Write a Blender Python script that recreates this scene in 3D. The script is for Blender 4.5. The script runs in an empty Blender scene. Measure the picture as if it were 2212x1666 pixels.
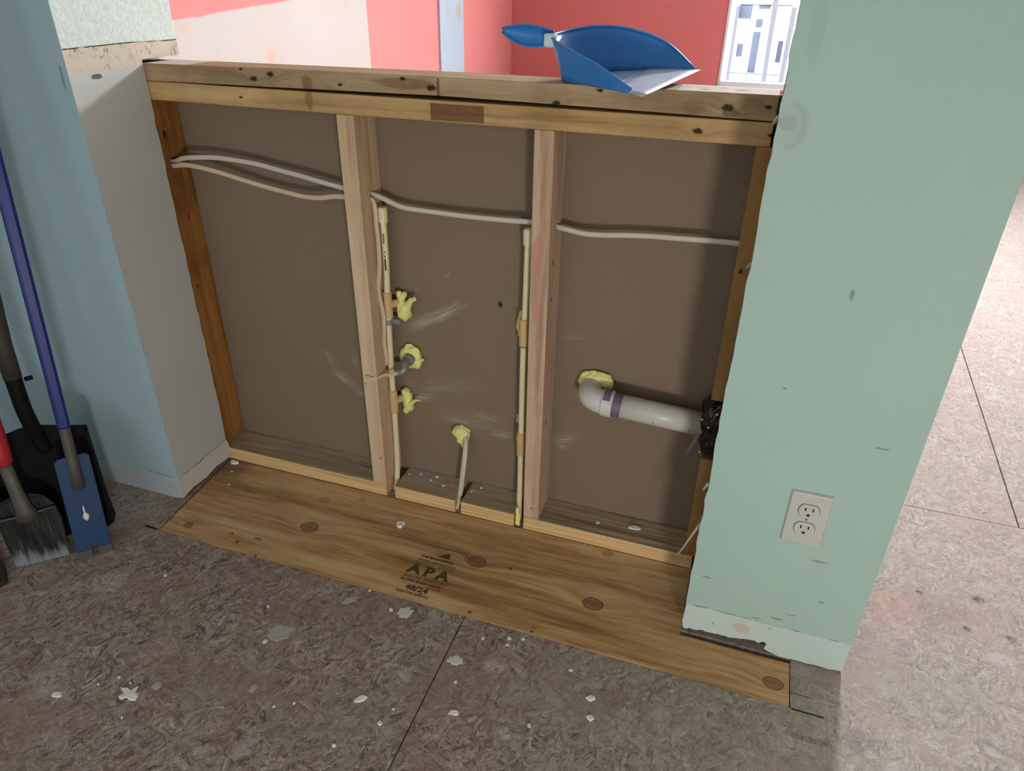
import bpy, bmesh, math, random
from mathutils import Vector, Matrix, noise as mnoise
PI = math.pi
C = bpy.context.scene.collection
S = bpy.context.scene

# ------------------------------------------------------------------ camera
R_ = ((0.9459621601, 0.3239470725, 0.0146248376),
      (0.1725613584, -0.4646897883, -0.8684963893),
      (-0.2745508501, 0.8240884023, -0.4954797029))
cam_data = bpy.data.cameras.new('camera')
cam = bpy.data.objects.new('camera', cam_data); C.objects.link(cam)
right, down, fwd = Vector(R_[0]), Vector(R_[1]), Vector(R_[2])
m = Matrix.Identity(4)
for i in range(3):
    m[i][0] = right[i]; m[i][1] = -down[i]; m[i][2] = -fwd[i]
m.translation = Vector((1.0758, -1.2779, 1.167))
cam.matrix_world = m
cam_data.sensor_fit = 'HORIZONTAL'; cam_data.sensor_width = 36.0
cam_data.lens = 36.0 * 1529.7 / 2212.0
cam_data.clip_start = 0.02; cam_data.clip_end = 200
S.camera = cam

# ------------------------------------------------------------------ colour management
S.view_settings.view_transform = 'Standard'
S.view_settings.look = 'None'
S.view_settings.gamma = 1.0
S.view_settings.use_curve_mapping = False
S.view_settings.exposure = 0.0

# ------------------------------------------------------------------ sky and lights
wd = bpy.data.worlds.new('sky'); S.world = wd; wd.use_nodes = True
bg = wd.node_tree.nodes['Background']
bg.inputs[0].default_value = (0.88, 0.93, 1.0, 1); bg.inputs[1].default_value = 30.0

def area(name, loc, target, sx, sy, power, col, portal=False):
    ld = bpy.data.lights.new(name, 'AREA'); ld.shape = 'RECTANGLE'; ld.size = sx; ld.size_y = sy
    ld.energy = power; ld.color = col
    if portal: ld.cycles.is_portal = True
    o = bpy.data.objects.new(name, ld); C.objects.link(o)
    o.location = loc
    d = (Vector(target) - Vector(loc)).normalized()
    o.rotation_euler = d.to_track_quat('-Z', 'Y').to_euler()
    return o
# daylight through the far window, a lamp inferred from shadows, and added fill lights
area('window_portal', (1.28, 5.26, 1.25), (1.28, 0, 1.25), 1.26, 1.7, 1, (1, 1, 1), portal=True)
area('far_side_fill', (3.30, 3.3, 1.65), (0, 2.6, 0.9), 1.4, 1.2, 42, (0.96, 0.97, 1.0))  # added fill for the far room's walls; no opening on that side
area('far_room_fill', (1.68, 3.0, 2.15), (1.3, -.2, 0.4), 0.24, 0.24, 118, (0.93, 0.95, 1.0))  # added overhead light to brighten the right floor; the ceiling is closed
area('left_behind_fill', (0.45, -2.50, 1.0), (0.5, 0, 0.25), 1.9, 1.3, 9.5, (0.92, 0.98, 1.0))  # added broad fill behind the camera; the rear wall has no window
area('work_lamp', (1.72, -2.15, 0.42), (0.3, 0, 0.55), 0.20, 0.20, 18.0, (1.0, 0.97, 0.92))

# ------------------------------------------------------------------ material helpers
def srgb(r, g, b):
    def f(c):
        c = c / 255.0
        return c / 12.92 if c <= 0.04045 else ((c + 0.055) / 1.055) ** 2.4
    return (f(r), f(g), f(b), 1.0)

class NT:
    def __init__(s, name):
        s.m = bpy.data.materials.new(name); s.m.use_nodes = True
        s.t = s.m.node_tree; s.p = s.t.nodes['Principled BSDF']
        s.tc = s.t.nodes.new('ShaderNodeTexCoord')
        s.obj = s.tc.outputs['Object']
    def lk(s, v, sock):
        if isinstance(v, (int, float)): sock.default_value = v
        elif isinstance(v, (tuple, list, Vector)):
            sock.default_value = tuple(v)[:len(sock.default_value)]
        else: s.t.links.new(v, sock)
    def mth(s, op, a, b=0.0, c=0.0, clamp=False):
        n = s.t.nodes.new('ShaderNodeMath'); n.operation = op; n.use_clamp = clamp
        s.lk(a, n.inputs[0]); s.lk(b, n.inputs[1]); s.lk(c, n.inputs[2]); return n.outputs[0]
    def vm(s, op, a, b=(0, 0, 0)):
        n = s.t.nodes.new('ShaderNodeVectorMath'); n.operation = op
        s.lk(a, n.inputs[0]); s.lk(b, n.inputs[1])
        return n.outputs['Value'] if op in ('LENGTH', 'DOT_PRODUCT', 'DISTANCE') else n.outputs[0]
    def mp(s, v, scale=(1, 1, 1), rot=(0, 0, 0), loc=(0, 0, 0)):
        n = s.t.nodes.new('ShaderNodeMapping'); s.lk(v, n.inputs[0])
        n.inputs['Scale'].default_value = scale; n.inputs['Rotation'].default_value = rot
        n.inputs['Location'].default_value = loc; return n.outputs[0]
    def noi(s, v, sc=5, det=3, rough=0.5, dist=0.0, out=0):
        n = s.t.nodes.new('ShaderNodeTexNoise'); s.lk(v, n.inputs['Vector'])
        n.inputs['Scale'].default_value = sc; n.inputs['Detail'].default_value = det
        n.inputs['Roughness'].default_value = rough; n.inputs['Distortion'].default_value = dist
        return n.outputs[out]
    def vor(s, v, sc=5, feature='F1', rnd=1.0):
        n = s.t.nodes.new('ShaderNodeTexVoronoi'); n.feature = feature
        s.lk(v, n.inputs['Vector']); n.inputs['Scale'].default_value = sc
        n.inputs['Randomness'].default_value = rnd; return n
    def ramp(s, f, stops, interp='LINEAR'):
        n = s.t.nodes.new('ShaderNodeValToRGB'); n.color_ramp.interpolation = interp
        e = n.color_ramp.elements
        while len(e) < len(stops): e.new(0.5)
        for el, (p, c) in zip(e, stops):
            el.position = p; el.color = c if len(c) == 4 else (*c, 1)
        s.lk(f, n.inputs[0]); return n.outputs[0]
    def step(s, v, a, b):      # smooth 0..1 between a and b (either order)
        n = s.t.nodes.new('ShaderNodeMapRange'); n.interpolation_type = 'SMOOTHSTEP'
        s.lk(v, n.inputs[0]); n.inputs[1].default_value = min(a, b); n.inputs[2].default_value = max(a, b)
        n.inputs[3].default_value = 0.0 if a < b else 1.0; n.inputs[4].default_value = 1.0 if a < b else 0.0
        return n.outputs[0]
    def mix(s, f, a, b, mode='MIX'):
        n = s.t.nodes.new('ShaderNodeMix'); n.data_type = 'RGBA'; n.blend_type = mode
        s.lk(f, n.inputs[0]); s.lk(a, n.inputs[6]); s.lk(b, n.inputs[7]); return n.outputs[2]
    def sep(s, v):
        n = s.t.nodes.new('ShaderNodeSeparateXYZ'); s.lk(v, n.inputs[0]); return n.outputs
    def comb(s, x, y, z):
        n = s.t.nodes.new('ShaderNodeCombineXYZ'); s.lk(x, n.inputs[0]); s.lk(y, n.inputs[1]); s.lk(z, n.inputs[2]); return n.outputs[0]
    def bump(s, h, strength=0.3, dist=0.002):
        n = s.t.nodes.new('ShaderNodeBump'); n.inputs['Strength'].default_value = strength
        n.inputs['Distance'].default_value = dist; s.lk(h, n.inputs['Height'])
        s.t.links.new(n.outputs[0], s.p.inputs['Normal'])
    def fin(s, col, rough=0.6, metal=0.0, spec=0.5):
        s.lk(col, s.p.inputs['Base Color']); s.lk(rough, s.p.inputs['Roughness'])
        s.lk(metal, s.p.inputs['Metallic']); s.p.inputs['Specular IOR Level'].default_value = spec
        return s.m
    def spot(s, v, c, r, wob=0.35, soft=0.25):   # soft-edged blotch mask at c with radii r
        d = s.vm('LENGTH', s.vm('MULTIPLY', s.vm('SUBTRACT', v, c), (1 / r[0], 1 / r[1], 1 / r[2])))
        d = s.mth('ADD', d, s.mth('MULTIPLY', s.mth('SUBTRACT', s.noi(v, 2.2 / max(r), 4, 0.6), 0.5), wob * 2))
        return s.step(d, 1.0 + soft, 1.0 - soft)

def plain(name, rgb, rough=0.5, metal=0.0, var=0.08, sc=30, bump=0.1, spec=0.5):
    n = NT(name); v = n.obj
    f = n.noi(v, sc, 4, 0.6)
    c = tuple(srgb(*rgb)[:3])
    lo = tuple(max(0, x * (1 - var)) for x in c) + (1,); hi = tuple(min(1, x * (1 + var)) for x in c) + (1,)
    col = n.mix(f, lo, hi)
    n.bump(n.noi(v, sc * 5, 3), bump, 0.001)
    return n.fin(col, rough, metal, spec)

def wood(name, axis, dark, mid, light, knots=(), dirt=0.25, ring=34, stains=()):
    """sawn softwood: fine grain stretched along `axis`, knots = (x,y,z,r)"""
    n = NT(name); v = n.obj
    s = [1.0, 1.0, 1.0]; s[axis] = 0.05
    knotmask = 0.0; warp = v
    for (x, y, z, r) in knots:
        k = [1.0, 1.0, 1.0]; k[axis] = 0.55
        d = n.vm('LENGTH', n.vm('MULTIPLY', n.vm('SUBTRACT', v, (x, y, z)), tuple(q / r for q in k)))
        d = n.mth('ADD', d, n.mth('MULTIPLY', n.mth('SUBTRACT', n.noi(v, 190, 3), .5), 1.1))
        kk = n.step(d, 1.05, 0.45)
        knotmask = n.mth('MAXIMUM', knotmask, kk)
        g = n.mth('MULTIPLY', n.step(d, 4.0, 0.0), 0.012)
        warp = n.vm('ADD', warp, n.comb(g if axis != 0 else 0.0, 0.0, g if axis != 2 else 0.0))
    gv = n.mp(warp, tuple(s))
    wob = n.noi(n.mp(v, tuple(0.25 if i == axis else 1 for i in range(3))), 9, 3, 0.5, out=1)
    gv2 = n.vm('ADD', gv, n.vm('MULTIPLY', wob, (0.025, 0.025, 0.025)))
    rings = n.noi(gv2, ring, 4, 0.55, 0.4)
    fine = n.noi(gv, 330, 3, 0.6)
    f = n.mth('ADD', n.mth('MULTIPLY', rings, 0.75), n.mth('MULTIPLY', fine, 0.25))
    col = n.ramp(f, [(0.34, srgb(*dark)), (0.48, srgb(*mid)), (0.62, srgb(*light))])
    big = n.noi(v, 6, 4, 0.6)
    col = n.mix(n.mth('MULTIPLY', n.step(big, 0.45, 0.7), dirt), col, srgb(*[int(q * 0.62) for q in dark]))
    for (x, y, z, rx, ry, rz, c, a) in stains:
        col = n.mix(n.mth('MULTIPLY', n.spot(v, (x, y, z), (rx, ry, rz)), a), col, srgb(*c))
    if knots: col = n.mix(knotmask, col, srgb(*[int(q * 0.38) for q in dark]))
    n.bump(f, 0.25, 0.001)
    return n.fin(col, 0.75, spec=0.25)

# ------------------------------------------------------------------ mesh helpers
def ploc(p):
    bpy.context.view_layer.update() if False else None
    return p.matrix_basis if p else Matrix.Identity(4)
def world_of(p):
    mt = Matrix.Identity(4)
    while p is not None:
        mt = p.matrix_basis @ mt; p = p.parent
    return mt
def finish(name, bm, mat, parent=None, local=False, bevel=0.0, smooth=False, kind=None, label=None, weld=False):
    me = bpy.data.meshes.new(name)
    if not local and parent is not None:
        bm.transform(world_of(parent).inverted())
    bmesh.ops.recalc_face_normals(bm, faces=bm.faces)
    bm.to_mesh(me); bm.free()
    if isinstance(mat, (list, tuple)):
        for q in mat: me.materials.append(q)
    elif mat: me.materials.append(mat)
    o = bpy.data.objects.new(name, me); C.objects.link(o)
    if parent is not None: o.parent = parent
    if smooth:
        for p in me.polygons: p.use_smooth = True
    if bevel > 0:
        md = o.modifiers.new('bevel', 'BEVEL'); md.width = bevel; md.segments = 2; md.limit_method = 'ANGLE'; md.angle_limit = 0.6
    if kind: o['kind'] = kind
    if label: o['label'] = label
    return o
def tag(o, label, cat, group=None):
    o['label'] = label; o['category'] = cat
    if group: o['group'] = group
    return o
def thing(name, label, cat, loc=(0, 0, 0), rot=(0, 0, 0), group=None):
    o = bpy.data.objects.new(name, None); C.objects.link(o); o.empty_display_size = 0.05
    o.location = loc; o.rotation_euler = rot
    return tag(o, label, cat, group)
def rebase(o, loc):      # move a mesh object's origin to loc without moving it
    d = Vector(loc); o.data.transform(Matrix.Translation(-d)); o.location = d; return o
def hexa(bm, P):         # P: 8 corners, bottom 4 then top 4 in the same order
    vs = [bm.verts.new(p) for p in P]
    for f in ((0, 1, 2, 3), (7, 6, 5, 4), (0, 4, 5, 1), (1, 5, 6, 2), (2, 6, 7, 3), (3, 7, 4, 0)):
        bm.faces.new([vs[i] for i in f])
    return vs
def box(bm, x0, x1, y0, y1, z0, z1):
    return hexa(bm, [(x0, y0, z0), (x1, y0, z0), (x1, y1, z0), (x0, y1, z0), (x0, y0, z1), (x1, y0, z1), (x1, y1, z1), (x0, y1, z1)])
def boxo(name, b, mat, parent=None, **k):
    bm = bmesh.new(); box(bm, *b); return finish(name, bm, mat, parent, **k)
def prism(bm, poly, fn0, fn1):     # poly of (a,b); fn maps (a,b)->xyz for the two caps
    n = len(poly)
    a = [bm.verts.new(fn0(*p)) for p in poly]; b = [bm.verts.new(fn1(*p)) for p in poly]
    bm.faces.new(a); bm.faces.new(b[::-1])
    for i in range(n): bm.faces.new((a[i], b[i], b[(i + 1) % n], a[(i + 1) % n]))
def catmull(P, n=8):
    P = [Vector(p) for p in P]; out = []
    Q = [2 * P[0] - P[1]] + P + [2 * P[-1] - P[-2]]
    for i in range(1, len(Q) - 2):
        for j in range(n):
            t = j / n; a, b, c, d = Q[i - 1], Q[i], Q[i + 1], Q[i + 2]
            out.append(0.5 * ((2 * b) + (c - a) * t + (2 * a - 5 * b + 4 * c - d) * t * t + (3 * b - a - 3 * c + d) * t ** 3))
    out.append(P[-1]); return out
def tube(bm, pts, r, seg=12, caps=True, flat=None, radii=None):
    """tube along pts; flat=(direction, ratio) squashes the section along that direction"""
    pts = [Vector(p) for p in pts]; rings = []
    up = Vector((0, 0, 1))
    t0 = (pts[1] - pts[0]).normalized()
    if abs(t0.dot(up)) > 0.9: up = Vector((0, 1, 0))
    u = t0.cross(up).normalized()
    for i, p in enumerate(pts):
        if i == 0: t = pts[1] - pts[0]
        elif i == len(pts) - 1: t = pts[-1] - pts[-2]
        else: t = pts[i + 1] - pts[i - 1]
        t.normalize(); u = (u - t * u.dot(t)).normalized(); w = t.cross(u)
        rr = radii[i] if radii else r
        ring = []
        for k in range(seg):
            a = 2 * PI * k / seg; off = u * math.cos(a) * rr + w * math.sin(a) * rr
            if flat:
                fd = Vector(flat[0]).normalized(); off -= fd * off.dot(fd) * (1 - flat[1])
            ring.append(bm.verts.new(p + off))
        rings.append(ring)
    for a, b in zip(rings, rings[1:]):
        for k in range(seg): bm.faces.new((a[k], a[(k + 1) % seg], b[(k + 1) % seg], b[k]))
    if caps: bm.faces.new(rings[0][::-1]); bm.faces.new(rings[-1])
def ball(bm, c, r, sub=3, amp=0.0, seed=0, fr=2.0):
    res = bmesh.ops.create_icosphere(bm, subdivisions=sub, radius=1.0)
    for v in res['verts']:
        q = v.co.copy(); k = 1 + amp * mnoise.noise(q * fr + Vector((seed * 3.1, seed * 1.7, seed)))
        v.co = Vector((c[0] + q.x * r[0] * k, c[1] + q.y * r[1] * k, c[2] + q.z * r[2] * k))
def blob(name, parts, mat, parent=None, voxel=0.0014, limit=None, sm=3, rough=0.0, seed=0):
    """fuse lumps ((c),(r)) and strands [p...],r into one skin"""
    bm = bmesh.new()
    for i, q in enumerate(parts):
        if q[0] == 't': tube(bm, catmull(q[1], 6), 0, 8, radii=None if len(q) < 4 else None, flat=None) if False else tube(bm, q[1], 0.002, 8, radii=q[2])
        else: ball(bm, q[1], q[2], 3, 0.28, seed + i)
    me = bpy.data.meshes.new('tmp'); bm.to_mesh(me); bm.free()
    o = bpy.data.objects.new('tmp', me); C.objects.link(o)
    md = o.modifiers.new('r', 'REMESH'); md.mode = 'VOXEL'; md.voxel_size = voxel
    md = o.modifiers.new('s', 'SMOOTH'); md.factor = 0.5; md.iterations = sm
    dg = bpy.context.evaluated_depsgraph_get(); me2 = bpy.data.meshes.new_from_object(o.evaluated_get(dg))
    bpy.data.objects.remove(o); bpy.data.meshes.remove(me)
    bm = bmesh.new(); bm.from_mesh(me2); bpy.data.meshes.remove(me2)
    if limit:
        for v in bm.verts:
            if v.co.y > limit: v.co.y = limit
            if rough: v.co += v.normal * rough * mnoise.noise(v.co * 160)
    return finish(name, bm, mat, parent, smooth=True)
def cut(o, cutters):     # drill real holes
    bm = bmesh.new()
    for (c, axis, r, L) in cutters:
        M = Matrix.Translation(c) @ (Matrix.Rotation(PI / 2, 4, 'Y') if axis == 0 else Matrix.Rotation(PI / 2, 4, 'X'))
        bmesh.ops.create_cone(bm, cap_ends=True, segments=20, radius1=r, radius2=r, depth=L, matrix=M)
    me = bpy.data.meshes.new('cut'); bm.to_mesh(me); bm.free()
    co = bpy.data.objects.new('cut', me); C.objects.link(co)
    md = o.modifiers.new('b', 'BOOLEAN'); md.object = co; md.operation = 'DIFFERENCE'; md.solver = 'EXACT'
    bpy.context.view_layer.update()
    dg = bpy.context.evaluated_depsgraph_get(); me2 = bpy.data.meshes.new_from_object(o.evaluated_get(dg))
    o.modifiers.clear(); old = o.data; o.data = me2; bpy.data.objects.remove(co)
    return o

# ------------------------------------------------------------------ materials: walls
def painted(name, base, low=None, zlow=0.078, marks=(), tex=18, texs=0.15, mott=0.06, patches=()):
    n = NT(name); v = n.obj
    c = srgb(*base)
    f = n.noi(v, 5, 5, 0.6)
    col = n.mix(f, tuple(q * (1 - mott) for q in c[:3]) + (1,), tuple(min(1, q * (1 + mott)) for q in c[:3]) + (1,))
    z = n.sep(v)[2]
    if low:
        zz = n.mth('ADD', z, n.mth('MULTIPLY', n.mth('SUBTRACT', n.noi(v, 14, 4, 0.6), 0.5), 0.012))
        lf = n.mix(n.noi(v, 40, 5, 0.7), tuple(q * 0.9 for q in srgb(*low)[:3]) + (1,), srgb(*low))
        edge = n.mth('MULTIPLY', n.step(zz, zlow - 0.0015, zlow), n.step(zz, zlow + 0.0030, zlow + 0.0010))
        col = n.mix(n.step(zz, zlow + 0.001, zlow - 0.001), col, lf)
        col = n.mix(n.mth('MULTIPLY', edge, n.step(n.noi(v, 30, 2), 0.42, 0.6)), col, tuple(q * 0.45 for q in c[:3]) + (1,))
    for (x, y, zz_, rx, ry, rz, cc, a) in patches:
        col = n.mix(n.mth('MULTIPLY', n.spot(v, (x, y, zz_), (rx, ry, rz), 0.3, 0.15), a), col, srgb(*cc))
    for (x, y, zz_, rx, rz) in marks:
        col = n.mix(n.mth('MULTIPLY', n.spot(v, (x, y, zz_), (rx, 0.02, rz), 1.2, 0.4), 0.5), col, srgb(60, 70, 66))
    fine = n.vor(n.mp(v, (1, 1, 1)), 170).outputs['Distance']
    h = n.mth('ADD', n.noi(v, tex * 6, 4, 0.6), n.mth('MULTIPLY', fine, 0.3))
    n.bump(h, texs, 0.003)
    return n.fin(col, 0.62, spec=0.3)

M_green = painted('green_paint', (162, 187, 176), low=(192, 205, 198), zlow=0.080,
    marks=((1.123, -.189, .162, .010, .002), (1.241, -.189, .77, .003, .008), (1.306, -.189, .262, .014, .0022), (1.262, -.189, .10, .016, .002), (1.33, -.189, .168, .006, .002),
           (1.285, -.189, .118, .008, .0016), (1.346, -.189, .52, .010, .0016), (1.18, -.189, .60, .004, .002), (1.15, -.189, .045, .002, .005), (1.225, -.189, .088, .008, .0015), (1.255, -.189, .07, .002, .002)),
    patches=((1.112, -.189, 1.000, .020, .02, .030, (142, 158, 148), .45), (1.106, -.189, 1.000, .016, .02, .026, (170, 188, 178), .6), (1.105, -.189, 1.004, .012, .02, .010, (158, 164, 156), .8),
             (1.205, -.189, .052, .017, .02, .012, (190, 176, 150), .9), (1.118, -.189, 1.12, .010, .02, .04, (146, 166, 157), .3)))
M_blue = painted('blue_paint', (160, 184, 192), low=(178, 188, 192), zlow=0.066, marks=((-.195, -.189, .038, .003, .002), (-.185, -.189, 1.0, .003, .02)), mott=0.03)
M_pink = painted('pink_paint', (200, 112, 108), mott=0.02, texs=0.05)
M_room = painted('pale_room_paint', (176, 184, 182), texs=0.08)
M_ceil = plain('ceiling_white', (214, 212, 206), 0.85, var=0.03)
M_core = plain('gypsum_core', (172, 160, 148), 0.95, var=0.15, sc=80, bump=0.5)
M_dark = plain('dark_gap_and_shade', (40, 30, 24), 0.95, var=0.3)

# left side return of the recess: stripped bands by height
def mk_return():
    n = NT('stripped_return_plaster'); v = n.obj; z = n.sep(v)[2]; y = n.sep(v)[1]
    w = n.mth('ADD', z, n.mth('MULTIPLY', n.mth('SUBTRACT', n.noi(v, 12, 4, 0.6), 0.5), 0.008))
    knock = n.noi(v, 95, 4, 0.65, 0.6)
    paint = n.mix(n.noi(v, 7, 4), srgb(178, 180, 174), srgb(190, 190, 184))
    top = n.mix(n.step(knock, 0.4, 0.6), srgb(196, 208, 200), srgb(210, 218, 208))
    paper = n.mix(n.noi(v, 45, 5, 0.7), srgb(182, 168, 148), srgb(206, 194, 176))
    plas = n.mix(n.noi(v, 30, 5, 0.7), srgb(188, 182, 174), srgb(212, 204, 196))
    col = n.mix(n.step(w, 1.046, 1.048), paint, top)
    m1 = n.mth('MULTIPLY', n.step(w, 1.003, 1.006), n.step(w, 1.049, 1.047))
    col = n.mix(m1, col, paper)
    m2 = n.mth('MULTIPLY', n.step(n.mth('ABSOLUTE', n.mth('SUBTRACT', w, 1.0475)), 0.0016, 0.0006), n.step(n.noi(v, 25, 3), 0.35, 0.5))
    col = n.mix(m2, col, srgb(70, 58, 46))
    cr = n.mth('MULTIPLY', n.step(n.mth('ABSOLUTE', n.mth('SUBTRACT', n.noi(v, 22, 3, 0.5, 1.0), 0.5)), 0.012, 0.004), m1)
    col = n.mix(n.mth('MULTIPLY', cr, 0.7), col, srgb(120, 104, 84))
    w2 = n.mth('ADD', z, n.mth('MULTIPLY', n.mth('SUBTRACT', n.noi(v, 9, 4, 0.7), 0.5), 0.045))
    lo = n.step(w2, 0.068, 0.064)
    col = n.mix(lo, col, plas)
    e = n.mth('MULTIPLY', n.step(n.mth('ABSOLUTE', n.mth('SUBTRACT', w2, 0.068)), 0.0022, 0.0008), n.step(n.noi(v, 40, 2), 0.4, 0.55))
    col = n.mix(e, col, srgb(112, 106, 100))
    col = n.mix(n.spot(v, (-.169, -.126, .995), (.02, .012, .005), 0.6), col, srgb(96, 88, 78))
    h = n.mth('ADD', n.mth('MULTIPLY', knock, n.mth('ADD', n.mth('MULTIPLY', n.step(w, 1.046, 1.05), 1.2), 0.12)), n.mth('MULTIPLY', lo, -0.6))
    n.bump(h, 0.6, 0.003)
    return n.fin(col, 0.75, spec=0.25)
M_return = mk_return()

# white unpainted zone of the pink side wall
def mk_sidepink():
    n = NT('pink_and_bare_side_wall'); v = n.obj; s = n.sep(v); y, z = s[1], s[2]
    lim = n.mth('ADD', n.mth('MULTIPLY', y, 0.072), 0.930)
    wob = n.mth('MULTIPLY', n.mth('SUBTRACT', n.noi(v, 9, 3, 0.6), 0.5), 0.02)
    inz = n.step(n.mth('SUBTRACT', n.mth('ADD', z, wob), lim), 0.006, -0.002)
    iny = n.step(n.mth('ADD', y, n.mth('MULTIPLY', wob, 0.4)), 2.700, 2.690)
    bare = n.mth('MULTIPLY', inz, iny)
    pk = n.mix(n.noi(v, 3, 4), srgb(214, 126, 122), srgb(222, 134, 130))
    bt = n.mix(n.noi(v, 4, 5, 0.7), srgb(200, 188, 178), srgb(210, 202, 196))
    bt = n.mix(n.spot(v, (-1.14, 1.765, .848), (.02, .035, .03), 0.6), bt, srgb(224, 178, 158))
    bt = n.mix(n.mth('MULTIPLY', n.spot(v, (-1.14, 1.25, .99), (.02, .03, .02), 0.6), 0.6), bt, srgb(216, 180, 160))
    n.bump(n.noi(v, 60, 4), 0.08, 0.003)
    return n.fin(n.mix(bare, pk, bt), 0.7, spec=0.3)
M_side = mk_sidepink()

# ------------------------------------------------------------------ materials: floor
def mk_osb():
    n = NT('scuffed_strand_board'); v = n.obj
    wv = n.vm('ADD', v, n.vm('MULTIPLY', n.vm('SUBTRACT', n.noi(v, 28, 3, 0.6, out=1), (.5, .5, .5)), (.02, .02, 0)))
    flat_ = n.mp(wv, (1, 1, 0))
    def flakes(ang, off, L, W):
        q = n.mp(flat_, (1, 1, 1), (0, 0, ang), off)
        vr = n.vor(n.mp(q, (1 / L, 1 / W, 1)), 1.0)
        tone = n.sep(vr.outputs['Color'])[0]
        sh = n.vm('ADD', n.mp(q, (14, 330, 1)), n.vm('MULTIPLY', vr.outputs['Color'], (9, 9, 9)))
        grain = n.noi(sh, 1.0, 3, 0.6, 0.15)
        return n.mth('ADD', n.mth('MULTIPLY', tone, 0.30), n.mth('MULTIPLY', grain, 0.70))
    f1 = flakes(0.35, (0, 0, 0), .040, .0075); f2 = flakes(1.45, (1.3, .7, 0), .034, .0065); f3 = flakes(2.5, (2.1, 3.7, 0), .045, .0080); f4 = flakes(1.95, (4.1, 2.7, 0), .028, .005)
    def choose(a, b, sc, off):
        k = n.step(n.noi(n.mp(v, (1, 1, 1), loc=off), sc, 4, 0.7, 0.6), 0.47, 0.53)
        return n.mth('ADD', n.mth('MULTIPLY', a, n.mth('SUBTRACT', 1.0, k)), n.mth('MULTIPLY', b, k))
    st = choose(choose(f1, f2, 30, (0, 0, 0)), choose(f3, f4, 34, (3, 1, 0)), 26, (6, 2, 0))
    fib = n.noi(v, 120, 6, 0.75, 0.8)
    # thin scratch-like fibres standing out dark or light
    def fibres(ang, off, sc):
        q = n.mp(n.vm('ADD', v, n.vm('MULTIPLY', n.vm('SUBTRACT', n.noi(v, 20, 2, 0.5, out=1), (.5, .5, .5)), (.012, .012, 0))), (1, 1, 1), (0, 0, ang), off)
        return n.noi(n.mp(q, (sc, sc * 11, 1)), 1.0, 2, 0.5, 0.2)
    k1 = fibres(.9, (0, 3, 0), 26); k2 = fibres(2.2, (2, 1, 0), 24); k3 = fibres(2.9, (5, 4, 0), 30)
    dk_ = n.mth('MAXIMUM', n.mth('MAXIMUM', n.step(k1, .655, .70), n.step(k2, .655, .70)), n.step(k3, .665, .71))
    lt_ = n.mth('MAXIMUM', n.mth('MAXIMUM', n.step(k1, .345, .30), n.step(k2, .335, .29)), n.step(k3, .345, .30))
    st = n.mth('ADD', n.mth('MULTIPLY', st, 0.70), n.mth('MULTIPLY', fib, 0.30))
    st = n.mth('SUBTRACT', st, n.mth('MULTIPLY', dk_, 0.13)); st = n.mth('ADD', st, n.mth('MULTIPLY', lt_, 0.06))
    st = n.mth('MULTIPLY_ADD', st, 0.78, 0.11)
    col = n.ramp(st, [(0.34, srgb(70, 55, 48)), (0.42, srgb(116, 99, 89)), (0.50, srgb(148, 132, 121)), (0.58, srgb(170, 156, 145)), (0.70, srgb(214, 205, 195))])
    # pink and olive veils of old paint / adhesive
    veil = n.noi(v, 4.2, 5, 0.65)
    col = n.mix(n.mth('MULTIPLY', n.step(veil, 0.48, 0.66), 0.42), col, srgb(142, 136, 112))
    veil2 = n.noi(n.mp(v, (1, 1, 1), loc=(5, 3, 0)), 5.5, 5, 0.7)
    col = n.mix(n.mth('MULTIPLY', n.step(veil2, 0.46, 0.62), 0.42), col, srgb(150, 118, 112))
    veil3 = n.noi(n.mp(v, (1, 1, 1), loc=(1, 8, 0)), 9, 6, 0.72)
    col = n.mix(n.mth('MULTIPLY', n.step(veil3, 0.56, 0.70), 0.45), col, srgb(196, 192, 184))
    x = n.sep(v)[0]
    # pale tint paints in the daylight falling on the floor beyond the stub wall
    lit_tint = n.step(n.mth('ADD', x, n.mth('MULTIPLY', n.mth('SUBTRACT', veil2, .5), .3)), 1.15, 1.55)
    col = n.mix(n.mth('MULTIPLY', lit_tint, 0.16), col, srgb(206, 198, 200))
    worn = n.step(n.mth('ADD', x, n.mth('MULTIPLY', n.mth('SUBTRACT', veil, .5), .9)), 0.70, 1.15)  # paler, greyer tone towards the right-hand floor
    col = n.mix(n.mth('MULTIPLY', worn, 0.17), col, srgb(184, 180, 164))
    # little dark flecks
    fl = n.noi(n.mp(v, (1, 1, 1), loc=(2, 2, 0)), 70, 5, 0.7, 1.5)
    col = n.mix(n.mth('MULTIPLY', n.step(fl, 0.66, 0.72), 0.8), col, srgb(64, 52, 46))
    fl2 = n.noi(n.mp(v, (1, 1, 1), loc=(9, 2, 0)), 90, 4, 0.6, 0.6)
    col = n.mix(n.mth('MULTIPLY', n.step(fl2, 0.68, 0.72), 0.75), col, srgb(206, 202, 192))
    for (px, py, rx, ry, c, a) in FLOOR_SPOTS:
        col = n.mix(n.mth('MULTIPLY', n.mth('MULTIPLY', n.spot(v, (px, py, 0), (rx, ry, .1), 0.9, 0.55), n.step(fib, .40, .56)), a), col, srgb(*c))
    n.bump(n.mth('ADD', st, n.mth('MULTIPLY', fib, 0.6)), 0.4, 0.003)
    return n.fin(col, n.step(fib, 0.2, 0.9) if False else 0.8, spec=0.2)
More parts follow.
